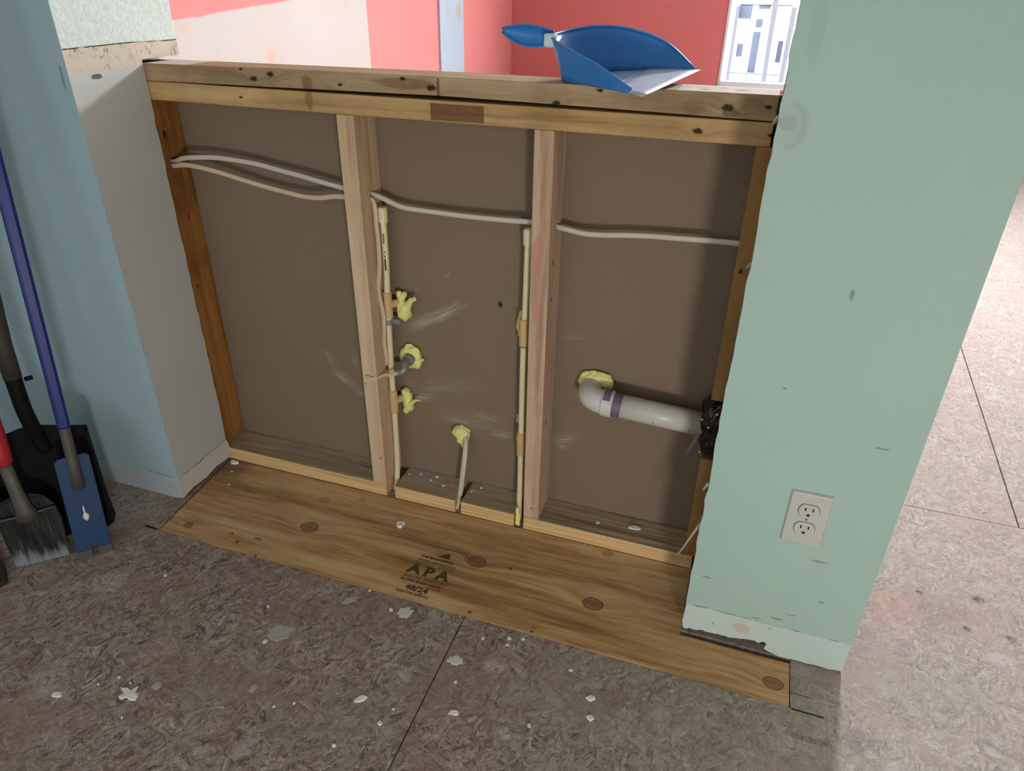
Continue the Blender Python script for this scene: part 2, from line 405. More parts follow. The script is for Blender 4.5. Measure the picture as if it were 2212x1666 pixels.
FLOOR_SPOTS = (
    (-.116, -.479, .040, .028, (190, 186, 176), .6), (-.026, -.713, .036, .034, (186, 182, 176), .55), (.07, -.80, .03, .02, (176, 170, 168), .5),
    (.753, -.402, .020, .014, (206, 202, 194), .6), (.823, -.529, .012, .012, (196, 190, 180), .6), (.383, -.687, .010, .010, (84, 50, 42), .9),
    (.37, -.71, .02, .018, (96, 66, 56), .5), (.345, -.535, .016, .012, (170, 162, 150), .6), (.30, -.56, .05, .012, (164, 158, 140), .5),
    (1.62, .05, .05, .05, (110, 98, 92), .35), (1.70, .12, .012, .010, (60, 54, 50), .9), (1.66, .02, .008, .007, (60, 54, 50), .9), (1.58, .10, .007, .006, (50, 44, 42), .9), (1.74, .02, .010, .009, (66, 58, 54), .8),
    (1.50, .03, .06, .05, (190, 130, 120), .4), (1.80, -.10, .06, .05, (180, 140, 150), .4), (1.42, -.33, .03, .02, (120, 104, 104), .6), (1.34, -.36, .035, .006, (90, 76, 66), .7),
    (-.28, -.25, .09, .06, (176, 172, 164), .6), (-.12, -.275, .03, .008, (84, 74, 68), .8), (-.32, -.30, .02, .012, (110, 100, 92), .6))
M_osb = mk_osb()

def mk_ply():
    n = NT('pine_plywood'); v = n.obj
    s = n.sep(v)
    knots = ((.168, -.068, .016, .5), (.192, -.172, .026, 1), (-.089, -.266, .014, 1), (.620, -.145, .026, 1), (.902, -.179, .026, 1), (1.276, -.258, .022, 1), (.900, -.015, .016, .6), (.26, -.035, .012, .3), (.80, -.285, .006, .6), (.05, -.10, .006, .6))
    g = s[1]; km = 0.0; ringf = 0.0
    for (kx, ky, kr, a) in knots:
        sub = n.vm('SUBTRACT', v, (kx, ky, 0))
        sgn = n.mth('MULTIPLY', n.sep(sub)[1], 1.0)
        d = n.vm('LENGTH', n.vm('MULTIPLY', sub, (1 / (kr * 2.3), 1 / (kr * 1.0), 0)))
        e = n.mth('EXPONENT', n.mth('MULTIPLY', n.mth('MULTIPLY', d, d), -1.0))
        g = n.mth('ADD', g, n.mth('MULTIPLY', e, kr * 0.9))
        dk = n.vm('LENGTH', n.vm('MULTIPLY', sub, (1 / (kr * .80), 1 / (kr * .62), 0)))
        dk = n.mth('ADD', dk, n.mth('MULTIPLY', n.mth('SUBTRACT', n.noi(v, 60, 3), .5), .35))
        km = n.mth('MAXIMUM', km, n.mth('MULTIPLY', n.step(dk, 1.15, 0.75), a))
        ring = n.mth('MULTIPLY', n.mth('MAXIMUM', n.mth('MAXIMUM', n.step(n.mth('ABSOLUTE', n.mth('SUBTRACT', dk, 1.0)), .18, .04), n.mth('MULTIPLY', n.step(n.mth('ABSOLUTE', n.mth('SUBTRACT', dk, .6)), .12, .02), .6)), n.mth('MULTIPLY', n.step(dk, .35, .1), .7)), a)
        ringf = n.mth('MAXIMUM', ringf, ring)
    gv = n.comb(n.mth('MULTIPLY', s[0], 1.6), n.mth('MULTIPLY', g, 15.0), 0.0)
    big = n.noi(gv, 1.0, 5, 0.55, 0.5)
    lines = n.noi(n.comb(n.mth('MULTIPLY', s[0], 5.0), n.mth('MULTIPLY', g, 60.0), 0.3), 1.0, 5, 0.6, 0.6)
    fine = n.noi(n.comb(n.mth('MULTIPLY', s[0], 14.0), n.mth('MULTIPLY', g, 520.0), 0.3), 1.0, 3, 0.6)
    f = n.mth('ADD', n.mth('ADD', n.mth('MULTIPLY', big, .50), n.mth('MULTIPLY', lines, .34)), n.mth('MULTIPLY', fine, .16))
    col = n.ramp(f, [(0.38, srgb(132, 94, 58)), (0.46, srgb(168, 128, 84)), (0.53, srgb(194, 158, 112)), (0.60, srgb(206, 178, 134))])
    # greyer towards the pine sapwood edge
    col = n.mix(n.mth('MULTIPLY', n.step(n.noi(v, 5, 3), .5, .7), .35), col, srgb(176, 150, 104))
    col = n.mix(n.mth('MULTIPLY', ringf, .8), col, srgb(104, 62, 34))
    col = n.mix(n.mth('MULTIPLY', km, .62), col, srgb(120, 76, 56))
    for (px, py, rx, ry, c, a) in ((-.155, -.02, .06, .05, (110, 88, 78), .7), (-.13, -.075, .05, .03, (130, 104, 86), .4), (.03, -.255, .004, .003, (40, 34, 20), .9), (.06, -.275, .005, .003, (60, 54, 24), .8), (.10, -.25, .010, .005, (96, 84, 50), .7),
                                    (.13, -.30, .003, .003, (40, 30, 20), .9), (.54, -.28, .004, .003, (50, 36, 20), .8), (.70, -.14, .004, .003, (50, 30, 20), .9), (.80, -.295, .004, .003, (50, 36, 20), .9), (.66, -.29, .005, .003, (70, 54, 40), .8)):
        col = n.mix(n.mth('MULTIPLY', n.spot(v, (px, py, 0), (rx, ry, .1), .5, .3), a), col, srgb(*c))
    n.bump(f, 0.15, 0.001)
    return n.fin(col, 0.60, spec=0.3)
M_ply = mk_ply()

def mk_backer():
    n = NT('brown_drywall_paper'); v = n.obj; s = n.sep(v)
    f = n.noi(v, 220, 3, 0.7); g = n.noi(v, 3, 4, 0.6)
    col = n.mix(f, srgb(124, 107, 90), srgb(138, 120, 102)); col = n.mix(n.mth('MULTIPLY', g, .3), col, srgb(120, 100, 80))
    # chalky wipe marks: (x0,z0,x1,z1,width,alpha)
    for (x0, z0, x1, z1, w, a) in ((.400, .470, .520, .545, .020, .75), (.345, .455, .44, .50, .018, .45), (.33, .43, .50, .535, .020, .5), (.45, .585, .475, .612, .012, .4),
                                   (.35, .262, .43, .275, .022, .75), (.13, .30, .21, .25, .022, .7), (.18, .25, .29, .235, .02, .45), (.41, .225, .60, .215, .028, .45), (.56, .20, .64, .205, .018, .65),
                                   (.50, .255, .62, .235, .016, .4), (.35, .29, .56, .33, .03, .28), (.72, .215, .80, .245, .020, .5), (.73, .205, .77, .21, .018, .55), (.72, .49, .80, .50, .010, .3), (.20, .36, .22, .30, .02, .3), (.12, .36, .15, .29, .02, .35)):
        cx, cz = (x0 + x1) / 2, (z0 + z1) / 2; L = math.hypot(x1 - x0, z1 - z0) / 2; an = math.atan2(z1 - z0, x1 - x0)
        q = n.vm('SUBTRACT', v, (cx, 0, cz))
        rt = n.t.nodes.new('ShaderNodeVectorRotate'); rt.rotation_type = 'Y_AXIS'; n.lk(q, rt.inputs['Vector']); rt.inputs['Angle'].default_value = an
        d = n.vm('LENGTH', n.vm('MULTIPLY', rt.outputs[0], (1 / L, 0, 1 / w)))
        st = n.noi(n.vm('MULTIPLY', rt.outputs[0], (14, 1, 130)), 1.0, 4, 0.7)
        k = n.mth('MULTIPLY', n.step(d, 1.1, 0.1), n.step(st, .36, .66))
        col = n.mix(n.mth('MULTIPLY', k, a * .85), col, srgb(192, 180, 168))
    col = n.mix(n.spot(v, (.589, .089, .545), (.005, .02, .007), .6), col, srgb(56, 44, 34))
    n.bump(f, 0.1, 0.001)
    return n.fin(col, 0.9, spec=0.15)
M_back = mk_backer()

# framing timbers
knots_up = [(.098, 0, .992, .006), (.138, 0, 1.002, .006), (.484, 0, .995, .007), (.293, 0, .991, .004), (.723, 0, .984, .005), (1.014, 0, .993, .007), (1.076, 0, .998, .004), (.427, 0, 1.008, .004), (.80, 0, 1.008, .004), (.07, 0, 1.008, .003)]
M_plateU = wood('old_plate_timber', 0, (122, 98, 70), (160, 134, 100), (180, 156, 122), knots_up, .3, stains=((.22, 0, .99, .012, .05, .014, (112, 74, 34), .6), (.43, 0, 1.0, .06, .05, .010, (104, 70, 36), .6), (.96, 0, .99, .02, .05, .012, (120, 84, 50), .5), (.02, 0, .99, .05, .05, .016, (130, 112, 84), .5), (.498, 0, .99, .004, .05, .03, (104, 66, 32), .6), (1.02, 0, .985, .015, .05, .006, (80, 52, 30), .6), (.70, 0, .978, .02, .05, .006, (190, 160, 130), .4)))
M_plateL = wood('warm_plate_timber', 0, (148, 114, 70), (180, 146, 98), (196, 166, 120), [(.971, 0, .954, .006), (1.09, 0, .955, .005), (.06, 0, .955, .003)], .2, stains=((.22, 0, .96, .008, .05, .02, (130, 82, 30), .6),))
M_patch = wood('reddish_patch_timber', 0, (96, 66, 40), (120, 86, 56), (134, 100, 68), (), .2)
M_studL = wood('orange_stud_timber', 2, (112, 68, 28), (146, 96, 46), (164, 116, 62), [(-.185, .03, .86, .006), (-.185, .03, .50, .003), (-.185, .05, .67, .003)], .4, 26)
M_stud1 = wood('pale_stud_timber', 2, (174, 144, 110), (200, 172, 138), (212, 188, 156), [(.283, 0, .33, .002)], .08, 30)
M_stud2 = wood('rosy_stud_timber', 2, (164, 128, 102), (194, 164, 138), (208, 180, 154), [(.722, .03, .68, .005), (.722, .03, .60, .005), (.722, .03, .30, .004)], .12, 40, stains=((.70, 0, .70, .010, .02, .05, (188, 132, 116), .6), (.70, 0, .60, .010, .02, .05, (188, 136, 118), .5), (.70, 0, .20, .012, .02, .05, (186, 142, 124), .4)))
M_studR = wood('tan_stud_timber', 2, (116, 80, 40), (150, 112, 62), (168, 130, 80), [(1.071, .055, .86, .013), (1.08, 0, .72, .004)], .25, 22)
M_botL = wood('fresh_cut_bottom_plate', 0, (184, 144, 96), (208, 170, 118), (220, 186, 136), (), .08, 40)
def mk_bot():      # bottom plate: grey dirty top, fresh front edge
    n = NT('bottom_plate_timber'); v = n.obj; s = n.sep(v)
    f = n.noi(n.mp(v, (2.2, 55, 55)), 1.0, 5, .6, .8)
    top = n.ramp(f, [(.34, srgb(128, 106, 82)), (.5, srgb(168, 146, 118)), (.64, srgb(190, 168, 140))])
    top = n.mix(n.mth('MULTIPLY', n.step(n.noi(v, 16, 5, .7), .48, .64), .6), top, srgb(150, 138, 126))
    top = n.mix(n.mth('MULTIPLY', n.spot(v, (.385, .06, .038), (.05, .03, .05), .7, .4), .7), top, srgb(166, 156, 146))
    f2 = n.noi(n.mp(v, (3, 60, 160)), 1.0, 4, .6, .5)
    fr = n.ramp(f2, [(.32, srgb(186, 148, 100)), (.5, srgb(212, 176, 124)), (.66, srgb(222, 190, 142))])
    geo = n.t.nodes.new('ShaderNodeNewGeometry')
    nz = n.sep(geo.outputs['Normal'])[2]
    n.bump(f, .2, .001)
    return n.fin(n.mix(n.step(nz, .35, .6), fr, top), .75, spec=.25)
M_bot = mk_bot()

M_cpvc = plain('cream_cpvc', (226, 212, 172), 0.35, var=0.05, bump=0.03)
M_cpvc2 = plain('tan_cpvc_fitting', (206, 172, 122), 0.35, var=0.05, bump=0.03)
M_pvc = plain('white_pvc', (206, 204, 196), 0.35, var=0.06, sc=60, bump=0.05)
M_purple = plain('purple_primer', (112, 92, 116), 0.5, var=0.3, sc=90)
M_foam = plain('yellow_foam', (230, 228, 142), 0.55, var=0.08, sc=60, bump=0.4)
M_foam2 = plain('aged_foam', (232, 186, 92), 0.55, var=0.1)
M_cable = plain('white_cable_sheath', (200, 192, 176), 0.45, var=0.06, sc=50, bump=0.05)
M_cable2 = plain('beige_cable_sheath', (206, 182, 152), 0.5, var=0.08, sc=50)
M_steel = plain('grey_steel', (140, 142, 140), 0.42, 0.35, var=0.15, sc=60)
M_bitumen = plain('black_glossy_bitumen', (28, 20, 24), 0.22, var=0.5, sc=60, bump=0.9)
M_gry0 = plain('grey_torn_plastic', (128, 116, 108), .6)
M_outlet = plain('outlet_plastic', (186, 186, 176), 0.4, var=0.02, bump=0.02)
M_black = plain('black_slot', (8, 8, 8), 0.8)
M_plaster = plain('white_plaster', (226, 224, 218), 0.85, var=0.06, sc=120, bump=0.4)
M_ink = plain('stamp_ink', (74, 62, 32), 0.9, var=0.5, sc=300)
M_white = plain('white_frame_paint', (224, 230, 234), 0.5, var=0.02)

# ------------------------------------------------------------------ structure
YF, YB = -0.189, 0.106
XL, XR0, XR1 = -0.169, 1.091, 1.402
HC = 2.44
def struct(name, bm, mat, **k):
    o = finish(name, bm, mat, **k); o['kind'] = 'structure'; return o

# subfloor: dark joists layer with strand-board panels laid on it (parts of the floor)
bm = bmesh.new(); box(bm, -1.4, 3.6, -2.8, 5.5, -0.10, -0.019); floor = struct('floor', bm, M_dark)
def panel(x0, x1, y0, y1):
    g = 0.0012
    bm = bmesh.new(); box(bm, x0 + g, x1 - g, y0 + g, y1 - g, -0.0188, 0.0)
    o = finish('floor_panel', bm, M_osb, floor, bevel=0.0008); return o
PLX0, PLX1, PLY = -.158, 1.306, -.301
# row A is cut round the plywood patch: built as pieces that meet tight at hidden joints
def panel_poly(poly):
    bm = bmesh.new(); prism(bm, poly, lambda a, b: (a, b, -0.0188), lambda a, b: (a, b, 0.0)); return finish('floor_panel', bm, M_osb, floor)
g = .0012; h = .0022
panel_poly([(-1.4, -.95 + g), (.663 - g, -.95 + g), (.655 - g, PLY - h), (PLX0 + .012, PLY - h), (PLX0 - .020, .0), (PLX0 - .020, .425 - g), (-1.4, .425 - g)])
panel_poly([(.663 + g, -.95 + g), (3.1 - g, -.95 + g), (3.1 - g, .425 - g), (PLX0 - .018, .425 - g), (PLX0 - .018, .003), (1.089, .003), (1.089, -.187), (PLX1 + .0015, -.187), (PLX1 + .0015, PLY - h), (.655 + g, PLY - h)])
panel(3.1, 3.6, -.95, .425)
panel(-1.4, 1.2, -2.8, -.95); panel(1.2, 3.6, -2.8, -.95)
panel_poly([(-1.4, .425 + g), (1.850 - .002, .425 + g), (1.966 - .002, 2.372 - g), (-1.4, 2.372 - g)])
panel_poly([(1.850 + .002, .425 + g), (3.6, .425 + g), (3.6, 2.372 - g), (1.966 + .002, 2.372 - g)])
panel(-1.4, 1.2, 2.372, 4.3); panel(1.2, 3.6, 2.372, 4.3); panel(-1.4, 3.6, 4.3, 5.5)
# short saw overcuts past the patch corners
bm = bmesh.new()
for (x0, y0, x1, y1) in ((1.309, -.268, 1.346, -.268), (1.309, -.305, 1.366, -.303), (-.150, -.305, -.186, -.300)):
    box(bm, min(x0, x1), max(x0, x1), min(y0, y1) - .0006, max(y0, y1) + .0006, -.0005, .00025)
finish('saw_cut', bm, M_dark, floor)

# plywood patch let into the floor
bm = bmesh.new()
prism(bm, [(-.143, -.302), (PLX1 - .001, -.302), (PLX1, -.199), (1.0905, -.199), (1.0905, -.0005), (-.172, -.0005)], lambda a, b: (a, b, -.0185), lambda a, b: (a, b, .0008))
ply = finish('plywood_patch', bm, M_ply, None, bevel=0.0006)
tag(ply, 'long knotty plywood strip let into the subfloor in front of the open half wall', 'plywood')

# ceiling and outer walls
bm = bmesh.new(); box(bm, -1.4, 3.6, -2.8, 5.5, HC, HC + .1); struct('ceiling', bm, M_ceil)
def wallrects(name, mat, rects):
    bm = bmesh.new()
    for r in rects: box(bm, *r)
    return struct(name, bm, mat)
wallrects('wall_rear', M_room, [(-1.4, 3.6, -2.8, -2.65, -.02, HC)])
wallrects('wall_left_front', M_room, [(-1.0, -.86, -2.65, YF - .0, 0, HC)])
wallrects('wall_right', M_room, [(3.4, 3.6, -2.65, 5.3, 0, HC)])
bm = bmesh.new(); box(bm, -1.34, -1.14, YB, 5.3, 0, HC); struct('wall_left_back', bm, M_side)
WX0, WX1, WZ0, WZ1 = .648, 1.915, .44, 2.20
wallrects('wall_back', M_pink, [(-1.14, WX0, 5.2, 5.3, 0, HC), (WX1, 3.4, 5.2, 5.3, 0, HC), (WX0, WX1, 5.2, 5.3, 0, WZ0), (WX0, WX1, 5.2, 5.3, WZ1, HC)])
# blue wall with the stripped return skin
bm = bmesh.new(); box(bm, -1.14, -.2245, YF, YB, 0.0, HC); box(bm, -.2245, -.1862, YF, -.0012, 0.0, HC); box(bm, -.2245, -.1862, -.0012, YB, 1.0165, HC)
blue = struct('wall_blue', bm, M_blue)
boxo('gap_shade', (-.2240, -.1855, .0006, .0885, .9375, 1.0065), M_dark, blue)  # near-black box standing in for the shadow in the gap
def jag(n, a, seed):
    rnd = random.Random(seed); return [rnd.uniform(-a, a) for _ in range(n)]
bm = bmesh.new()
box(bm, -.186, XL, YF, YB, 1.016, HC)
# lower skin stops, ragged, at the framing
N = 46; jz = jag(N + 1, .0016, 5); poly = [(YF, .004), (YF, 1.016)]
for i in range(N + 1):
    z = 1.016 - (1.016 - .03) * i / N; poly.append((-.004 + jz[i] + (.006 if z < .06 else 0), z))
poly += [(-.012, .012), (-.06, .016), (-.10, .008), (-.15, .012)]
prism(bm, poly, lambda a, b: (-.186, a, b), lambda a, b: (XL, a, b))
ret = finish('plaster_skin', bm, [M_return], None); ret['kind'] = 'structure'; ret.name = 'trim_1'
# faint paint lip at the blue corner
bm = bmesh.new(); box(bm, -.186, XL + .0004, YF - .0004, YF + .0008, .004, HC); o = finish('corner_bead', bm, M_blue, ret)

# green stub wall: torn drywall face over a framed core
N = 60; poly = []; jl = jag(N + 1, .0018, 11)
for i in range(N + 1):
    z = .03 + (1.30 - .03) * i / N; poly.append((XR0 + jl[i], z))
extra = {1.016: -.004, .954: -.004, .79: -.002}
poly.append((XR0, HC)); poly.append((XR1, HC)); poly.append((XR1, .004))
bot = [(1.398, .006), (1.378, .002), (1.35, .004), (1.327, .003), (1.300, -.000), (1.285, .001), (1.262, .008), (1.254, .012), (1.257, .026), (1.250, .030), (1.243, .024), (1.235, .027), (1.212, .024), (1.20, .022), (1.185, .017), (1.170, .018), (1.156, .017), (1.14, .016), (1.128, .018), (1.118, .014), (1.108, .016), (1.098, .010), (XR0 + .002, .016)]
rnd = random.Random(3)
dense = []
for (a, b) in zip(bot, bot[1:]):
    dense.append((a[0], max(.0012, a[1]))); dense.append(((a[0] + b[0]) / 2 + rnd.uniform(-.001, .001), max(.0012, (a[1] + b[1]) / 2 + rnd.uniform(-.002, .002))))
dense.append(bot[-1]); poly += dense
bm = bmesh.new(); prism(bm, poly[::-1], lambda a, b: (a, YF, b), lambda a, b: (a, YF + .0127, b))
for f in bm.faces: f.material_index = 0
me_side = [f for f in bm.faces if abs(f.normal.y) < .5]
green = finish('wall_green', bm, [M_green, M_core]); green['kind'] = 'structure'
for p in green.data.polygons:
    if abs(p.normal.y) < .5 and p.center.x < XR1 - .002: p.material_index = 1
bm = bmesh.new(); box(bm, 1.110, XR1 - .0004, YF + .0131, YB, .036, HC); finish('wall_core', bm, M_room, green)
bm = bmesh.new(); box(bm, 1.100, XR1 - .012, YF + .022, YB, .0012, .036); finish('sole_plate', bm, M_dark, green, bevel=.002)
bm = bmesh.new(); box(bm, 1.0935, 1.110, YF + .0131, -.003, .045, HC); finish('side_lining', bm, M_core, green)
# torn paper curls on the broken edge
for i, (z, L, dx, w) in enumerate(((1.004, .012, -.005, .005), (.79, .014, -.004, .004), (.235, .11, -.034, .0032), (.362, .028, -.007, .0060), (.29, .03, -.004, .002))):
    bm = bmesh.new()
    P = [(XR0 + .002, YF + .008, z + L * .5), (XR0 + dx * .35, YF + .014, z + L * .1), (XR0 + dx * .8, YF + .020, z - L * .35), (XR0 + dx, YF + .022, z - L * .5)]
    Q = catmull(P, 4); tube(bm, Q, w, 6, radii=[w * (1.0 - .75 * k / (len(Q) - 1)) for k in range(len(Q))], flat=((0, 1, 0), .35))
    finish('torn_paper', bm, M_core, green, smooth=True)

# door casing on the far side wall
bm = bmesh.new(); box(bm, -1.14, -1.126, 3.66, 4.08, 0, HC - .3)
M_cas = painted('casing_paint', (190, 208, 222), mott=.02, patches=((-1.126, 3.80, .985, .05, .030, .035, (196, 190, 176), .6), (-1.126, 3.99, .975, .05, .04, .05, (190, 178, 160), .8)))
struct('trim_2', bm, M_cas, bevel=.002)

# ------------------------------------------------------------------ far window
win = bpy.data.objects.new('window_1', None); C.objects.link(win); win.location = (1.28, 5.2, WZ0); win['kind'] = 'structure'
fw = .022
for nm, b in (('jamb', (WX0, WX0 + fw, 5.19, 5.28, WZ0, WZ1)), ('jamb', (WX1 - fw, WX1, 5.19, 5.28, WZ0, WZ1)), ('sill', (WX0 + fw, WX1 - fw, 5.17, 5.28, WZ0, WZ0 + .05)), ('head', (WX0 + fw, WX1 - fw, 5.19, 5.28, WZ1 - fw, WZ1)), ('mullion', (1.26, 1.30, 5.2, 5.26, WZ0 + .05, WZ1 - fw))):
    boxo(nm, b, M_white, win, bevel=.003)
n = NT('window_glass'); n.p.inputs['Transmission Weight'].default_value = 1.0; n.p.inputs['IOR'].default_value = 1.0
M_glass = n.fin((1, 1, 1, 1), 0.0, spec=.2)
boxo('pane', (WX0 + fw, 1.26, 5.225, 5.229, WZ0 + .05, WZ1 - fw), M_glass, win)
boxo('pane', (1.30, WX1 - fw, 5.225, 5.229, WZ0 + .05, WZ1 - fw), M_glass, win)

# outdoors, seen overexposed through the window
M_conc = plain('pale_patio', (200, 200, 200), 0.9)
bm = bmesh.new(); box(bm, -12, 16, 5.35, 30, -.3, -.1); g_ = struct('ground', bm, M_conc)
M_out = plain('weathered_blue_timber', (34, 48, 60), 0.9); M_out2 = plain('grey_blue_paint', (42, 48, 54), .8)
dk = thing('garden_railing', 'blue-grey railing, posts and boards blurred by glare outside the far window', 'railing', (0.9, 7.5, -.1))
for (x, w) in ((.575, .035), (1.130, .05)): boxo('post', (x, x + w, 7.50, 7.55, -.1, .98), M_out2, dk)
bm = bmesh.new(); hexa(bm, [(.965, 7.48, -.1), (1.005, 7.48, -.1), (1.005, 7.53, -.1), (.965, 7.53, -.1), (.925, 7.48, 1.3), (.985, 7.48, 1.3), (.985, 7.53, 1.3), (.925, 7.53, 1.3)]); finish('slanted_post', bm, M_out2, dk)
for z in (.255, .325): boxo('rail', (.61, 1.13, 7.51, 7.54, z, z + .012), M_out2, dk)
for bx_ in ((.600, .740, .86, .99), (.785, .865, .337, .74), (.640, .705, .49, .62), (.795, .865, .78, .86), (1.055, 1.110, .45, .66), (.80, .92, .955, .99)):
    boxo('board', (bx_[0], bx_[1], 7.555, 7.58, bx_[2], bx_[3]), M_out, dk)
for x in (.640, .785, .850, 1.07): boxo('baluster', (x, x + .010, 7.515, 7.535, -.1, .325), M_out2, dk)
boxo('rail', (.61, 1.13, 7.555, 7.575, .985, 1.0), M_out2, dk)

# ------------------------------------------------------------------ half wall framing
hw = thing('half_wall', 'open timber-framed half wall with bare studs between the blue and green walls', 'wall frame', (0, 0, 0))
D = .089; HB = .937; X1, X2, XRs = .2765, .6840, 1.0685; s2 = .038; XLs = -.185
BV = .0018
bm = bmesh.new(); box(bm, -.2235, 1.108, D + .0005, D + .0132, .0015, 1.006); dw = finish('drywall_panel', bm, M_back, hw)
# double top plate; the upper one in two lengths with a crack opening under it
def plank(name, x0, x1, zl0, zl1, zh0, zh1, mat, y0=0.0, y1=D, n=1, bow=0.0, lab=None):
    bm = bmesh.new(); nseg = 10; prev = None
    rings = []
    for i in range(nseg + 1):
        t = i / nseg; x = x0 + (x1 - x0) * t; zb = zl0 + (zl1 - zl0) * t + bow * math.sin(PI * t); zt = zh0 + (zh1 - zh0) * t
        rings.append([bm.verts.new(p) for p in ((x, y0, zb), (x, y1, zb), (x, y1, zt), (x, y0, zt))])
    for a, b in zip(rings, rings[1:]):
        for k in range(4): bm.faces.new((a[k], a[(k + 1) % 4], b[(k + 1) % 4], b[k]))
    bm.faces.new(rings[0][::-1]); bm.faces.new(rings[-1])
    return finish(name, bm, mat, hw, bevel=BV, label=lab)
plank('top_plate', -.1780, .4965, .9745, .9822, 1.0085, 1.0150, M_plateU, lab='upper top plate, left length with dark nail knots')
plank('top_plate', .4975, 1.0900, .9822, .9765, 1.0150, 1.0155, M_plateU, y0=-.0006, lab='upper top plate, right length under the dustpan', bow=.0006)
plank('cap_plate', -.1775, 1.0895, HB, HB - .0005, .9742, .9745, M_plateL)
boxo('inlay_patch', (.481, .587, -.0012, .0005, .9400, .9690), M_patch, hw, bevel=.0006)
# pale wash of dust & primer on the upper face
M_topdust = wood('dusty_plate_face', 0, (176, 160, 146), (206, 190, 176), (222, 208, 196), [(1.03, .04, 1.015, .008), (.97, .03, 1.015, .006), (1.0, .06, 1.015, .006)], .3)
bm = bmesh.new(); hexa(bm, [(-.166, .0015, 1.0084), (1.0895, .0015, 1.0154), (1.0895, .088, 1.0154), (-.166, .088, 1.0084), (-.166, .0015, 1.0090), (1.0895, .0015, 1.0163), (1.0895, .088, 1.0163), (-.166, .088, 1.0090)])
finish('dusty_face', bm, M_topdust, hw)
# studs
st1 = boxo('stud', (X1, X1 + s2, .0002, D, .0385, HB - .0005), M_stud1, hw, bevel=BV, label='pale clean stud beside the left water pipe')
cut(st1, [((X1 + .019, .050, .770), 0, .010, .1)])
st2 = boxo('stud', (X2, X2 + s2, .0002, D, .0385, HB - .0005), M_stud2, hw, bevel=BV, label='rosy-grained stud beside the right water pipe')
cut(st2, [((X2 + .019, .055, .748), 0, .010, .1)])
stl = boxo('end_stud', (XLs - s2, XLs, .0002, D, .0385, HB - .0005), M_studL, hw, bevel=BV, label='orange-brown end stud against the blue wall')
cut(stl, [((XLs - .01, .043, .797), 0, .014, .1)])
str_ = boxo('end_stud', (XRs, 1.1075, .0002, D, .448, HB - .0008), M_studR, hw, bevel=BV, label='tan end stud above the black drain fitting')
cut(str_, [((XRs + .01, .055, .752), 0, .010, .05)])
boxo('end_stud', (XRs, 1.1075, .0002, D, .0385, .305), M_studR, hw, bevel=BV, label='tan end stud below the black drain fitting')
# bottom plate sawn into four lengths
for (a, b, lab) in ((-.2200, .3125, 'bottom plate length under the left bay'), (.3365, .5040, 'short bottom plate block beside the left water pipe'), (.5195, .6600, 'short bottom plate block right of the upright cable'), (.6845, 1.0900, 'bottom plate length under the right bay')):
    boxo('bottom_plate', (a, b, .0, D, .0010, .0385), M_bot, hw, bevel=BV, label=lab)
boxo('bottom_plate', (.300, .700, .045, D, .0008, .030), M_patch, hw)
# nails
for (x, y, z) in ((.305, -.0006, .12), (.705, -.0006, .07)):
    bm = bmesh.new(); bmesh.ops.create_cone(bm, cap_ends=True, segments=10, radius1=.003, radius2=.003, depth=.001, matrix=Matrix.Translation((x, y, z)) @ Matrix.Rotation(PI / 2, 4, 'X')); finish('nail_head', bm, M_steel, hw)

# ------------------------------------------------------------------ electrical cables
def cable(name, lab, runs, group=None, mat=None, r=.0056, base=None):
    t = thing(name, lab, 'cable', base or runs[0][0], group=group)
    for i, run in enumerate(runs):
        bm = bmesh.new(); tube(bm, catmull(run, 8), r, 12, flat=((0, 1, 0), .55)); finish('sheath', bm, mat or M_cable, t, smooth=True)
    return t
cA = [(-.220, .045, .797), (-.186, .044, .799), (-.160, .042, .808), (-.128, .040, .813), (-.075, .044, .8165), (-.028, .047, .815), (.03, .050, .8105), (.089, .050, .802), (.15, .048, .794), (.202, .046, .786), (.25, .050, .7780), (.295, .053, .7745),
      (.335, .053, .7650), (.375, .052, .752), (.414, .054, .748), (.465, .056, .7465), (.519, .056, .7455), (.60, .056, .7465), (.664, .055, .749), (.703, .055, .747), (.735, .055, .7435), (.775, .055, .7385), (.815, .055, .740), (.857, .055, .7445), (.905, .056, .748), (.953, .056, .750), (1.01, .055, .7525), (1.062, .055, .7535), (1.073, .055, .7535)]
cable('electrical_cable', 'white flat cable running across all three bays through the studs', [cA], 'cables in the half wall')
cB = [(-.220, .037, .7895), (-.186, .036, .7905), (-.15, .036, .7955), (-.096, .036, .792), (-.05, .038, .784), (.0, .042, .773), (.05, .046, .763), (.105, .046, .7555), (.15, .044, .7515), (.186, .044, .7525), (.222, .044, .7590), (.25, .044, .7610), (.29, .045, .7640), (.312, .045, .7630), (.319, .044, .756), (.3225, .042, .742), (.3235, .040, .715), (.3245, .040, .69), (.3245, .040, .64), (.3215, .040, .605), (.3190, .040, .588), (.3170, .038, .565), (.3175, .038, .545), (.3215, .038, .520), (.3225, .040, .495), (.3215, .040, .46), (.3190, .040, .43), (.3205, .040, .405), (.3200, .042, .38), (.3190, .044, .368)]
cable('electrical_cable', 'looped cable dipping in the left bay, then down the side of the pale stud', [cB], 'cables in the half wall', M_cable2)
cC = [(.505, .028, .030), (.509, .030, .055), (.5125, .032, .09), (.5150, .036, .12), (.5165, .044, .155), (.5120, .060, .178), (.503, .080, .186)]
cable('electrical_cable', 'short upright cable stub rising from the floor into a round foam plug', [[(.502, .012, .002)] + cC], 'cables in the half wall', M_cable, .0066)
cab = thing('conduit_connector', 'grey threaded cable connector in the ring of yellow foam', 'connector', (.365, .08, .378))
bm = bmesh.new(); tube(bm, [(.364, .086, .376), (.366, .072, .377), (.368, .058, .378)], .012, 20); finish('body', bm, M_steel, cab, smooth=True)
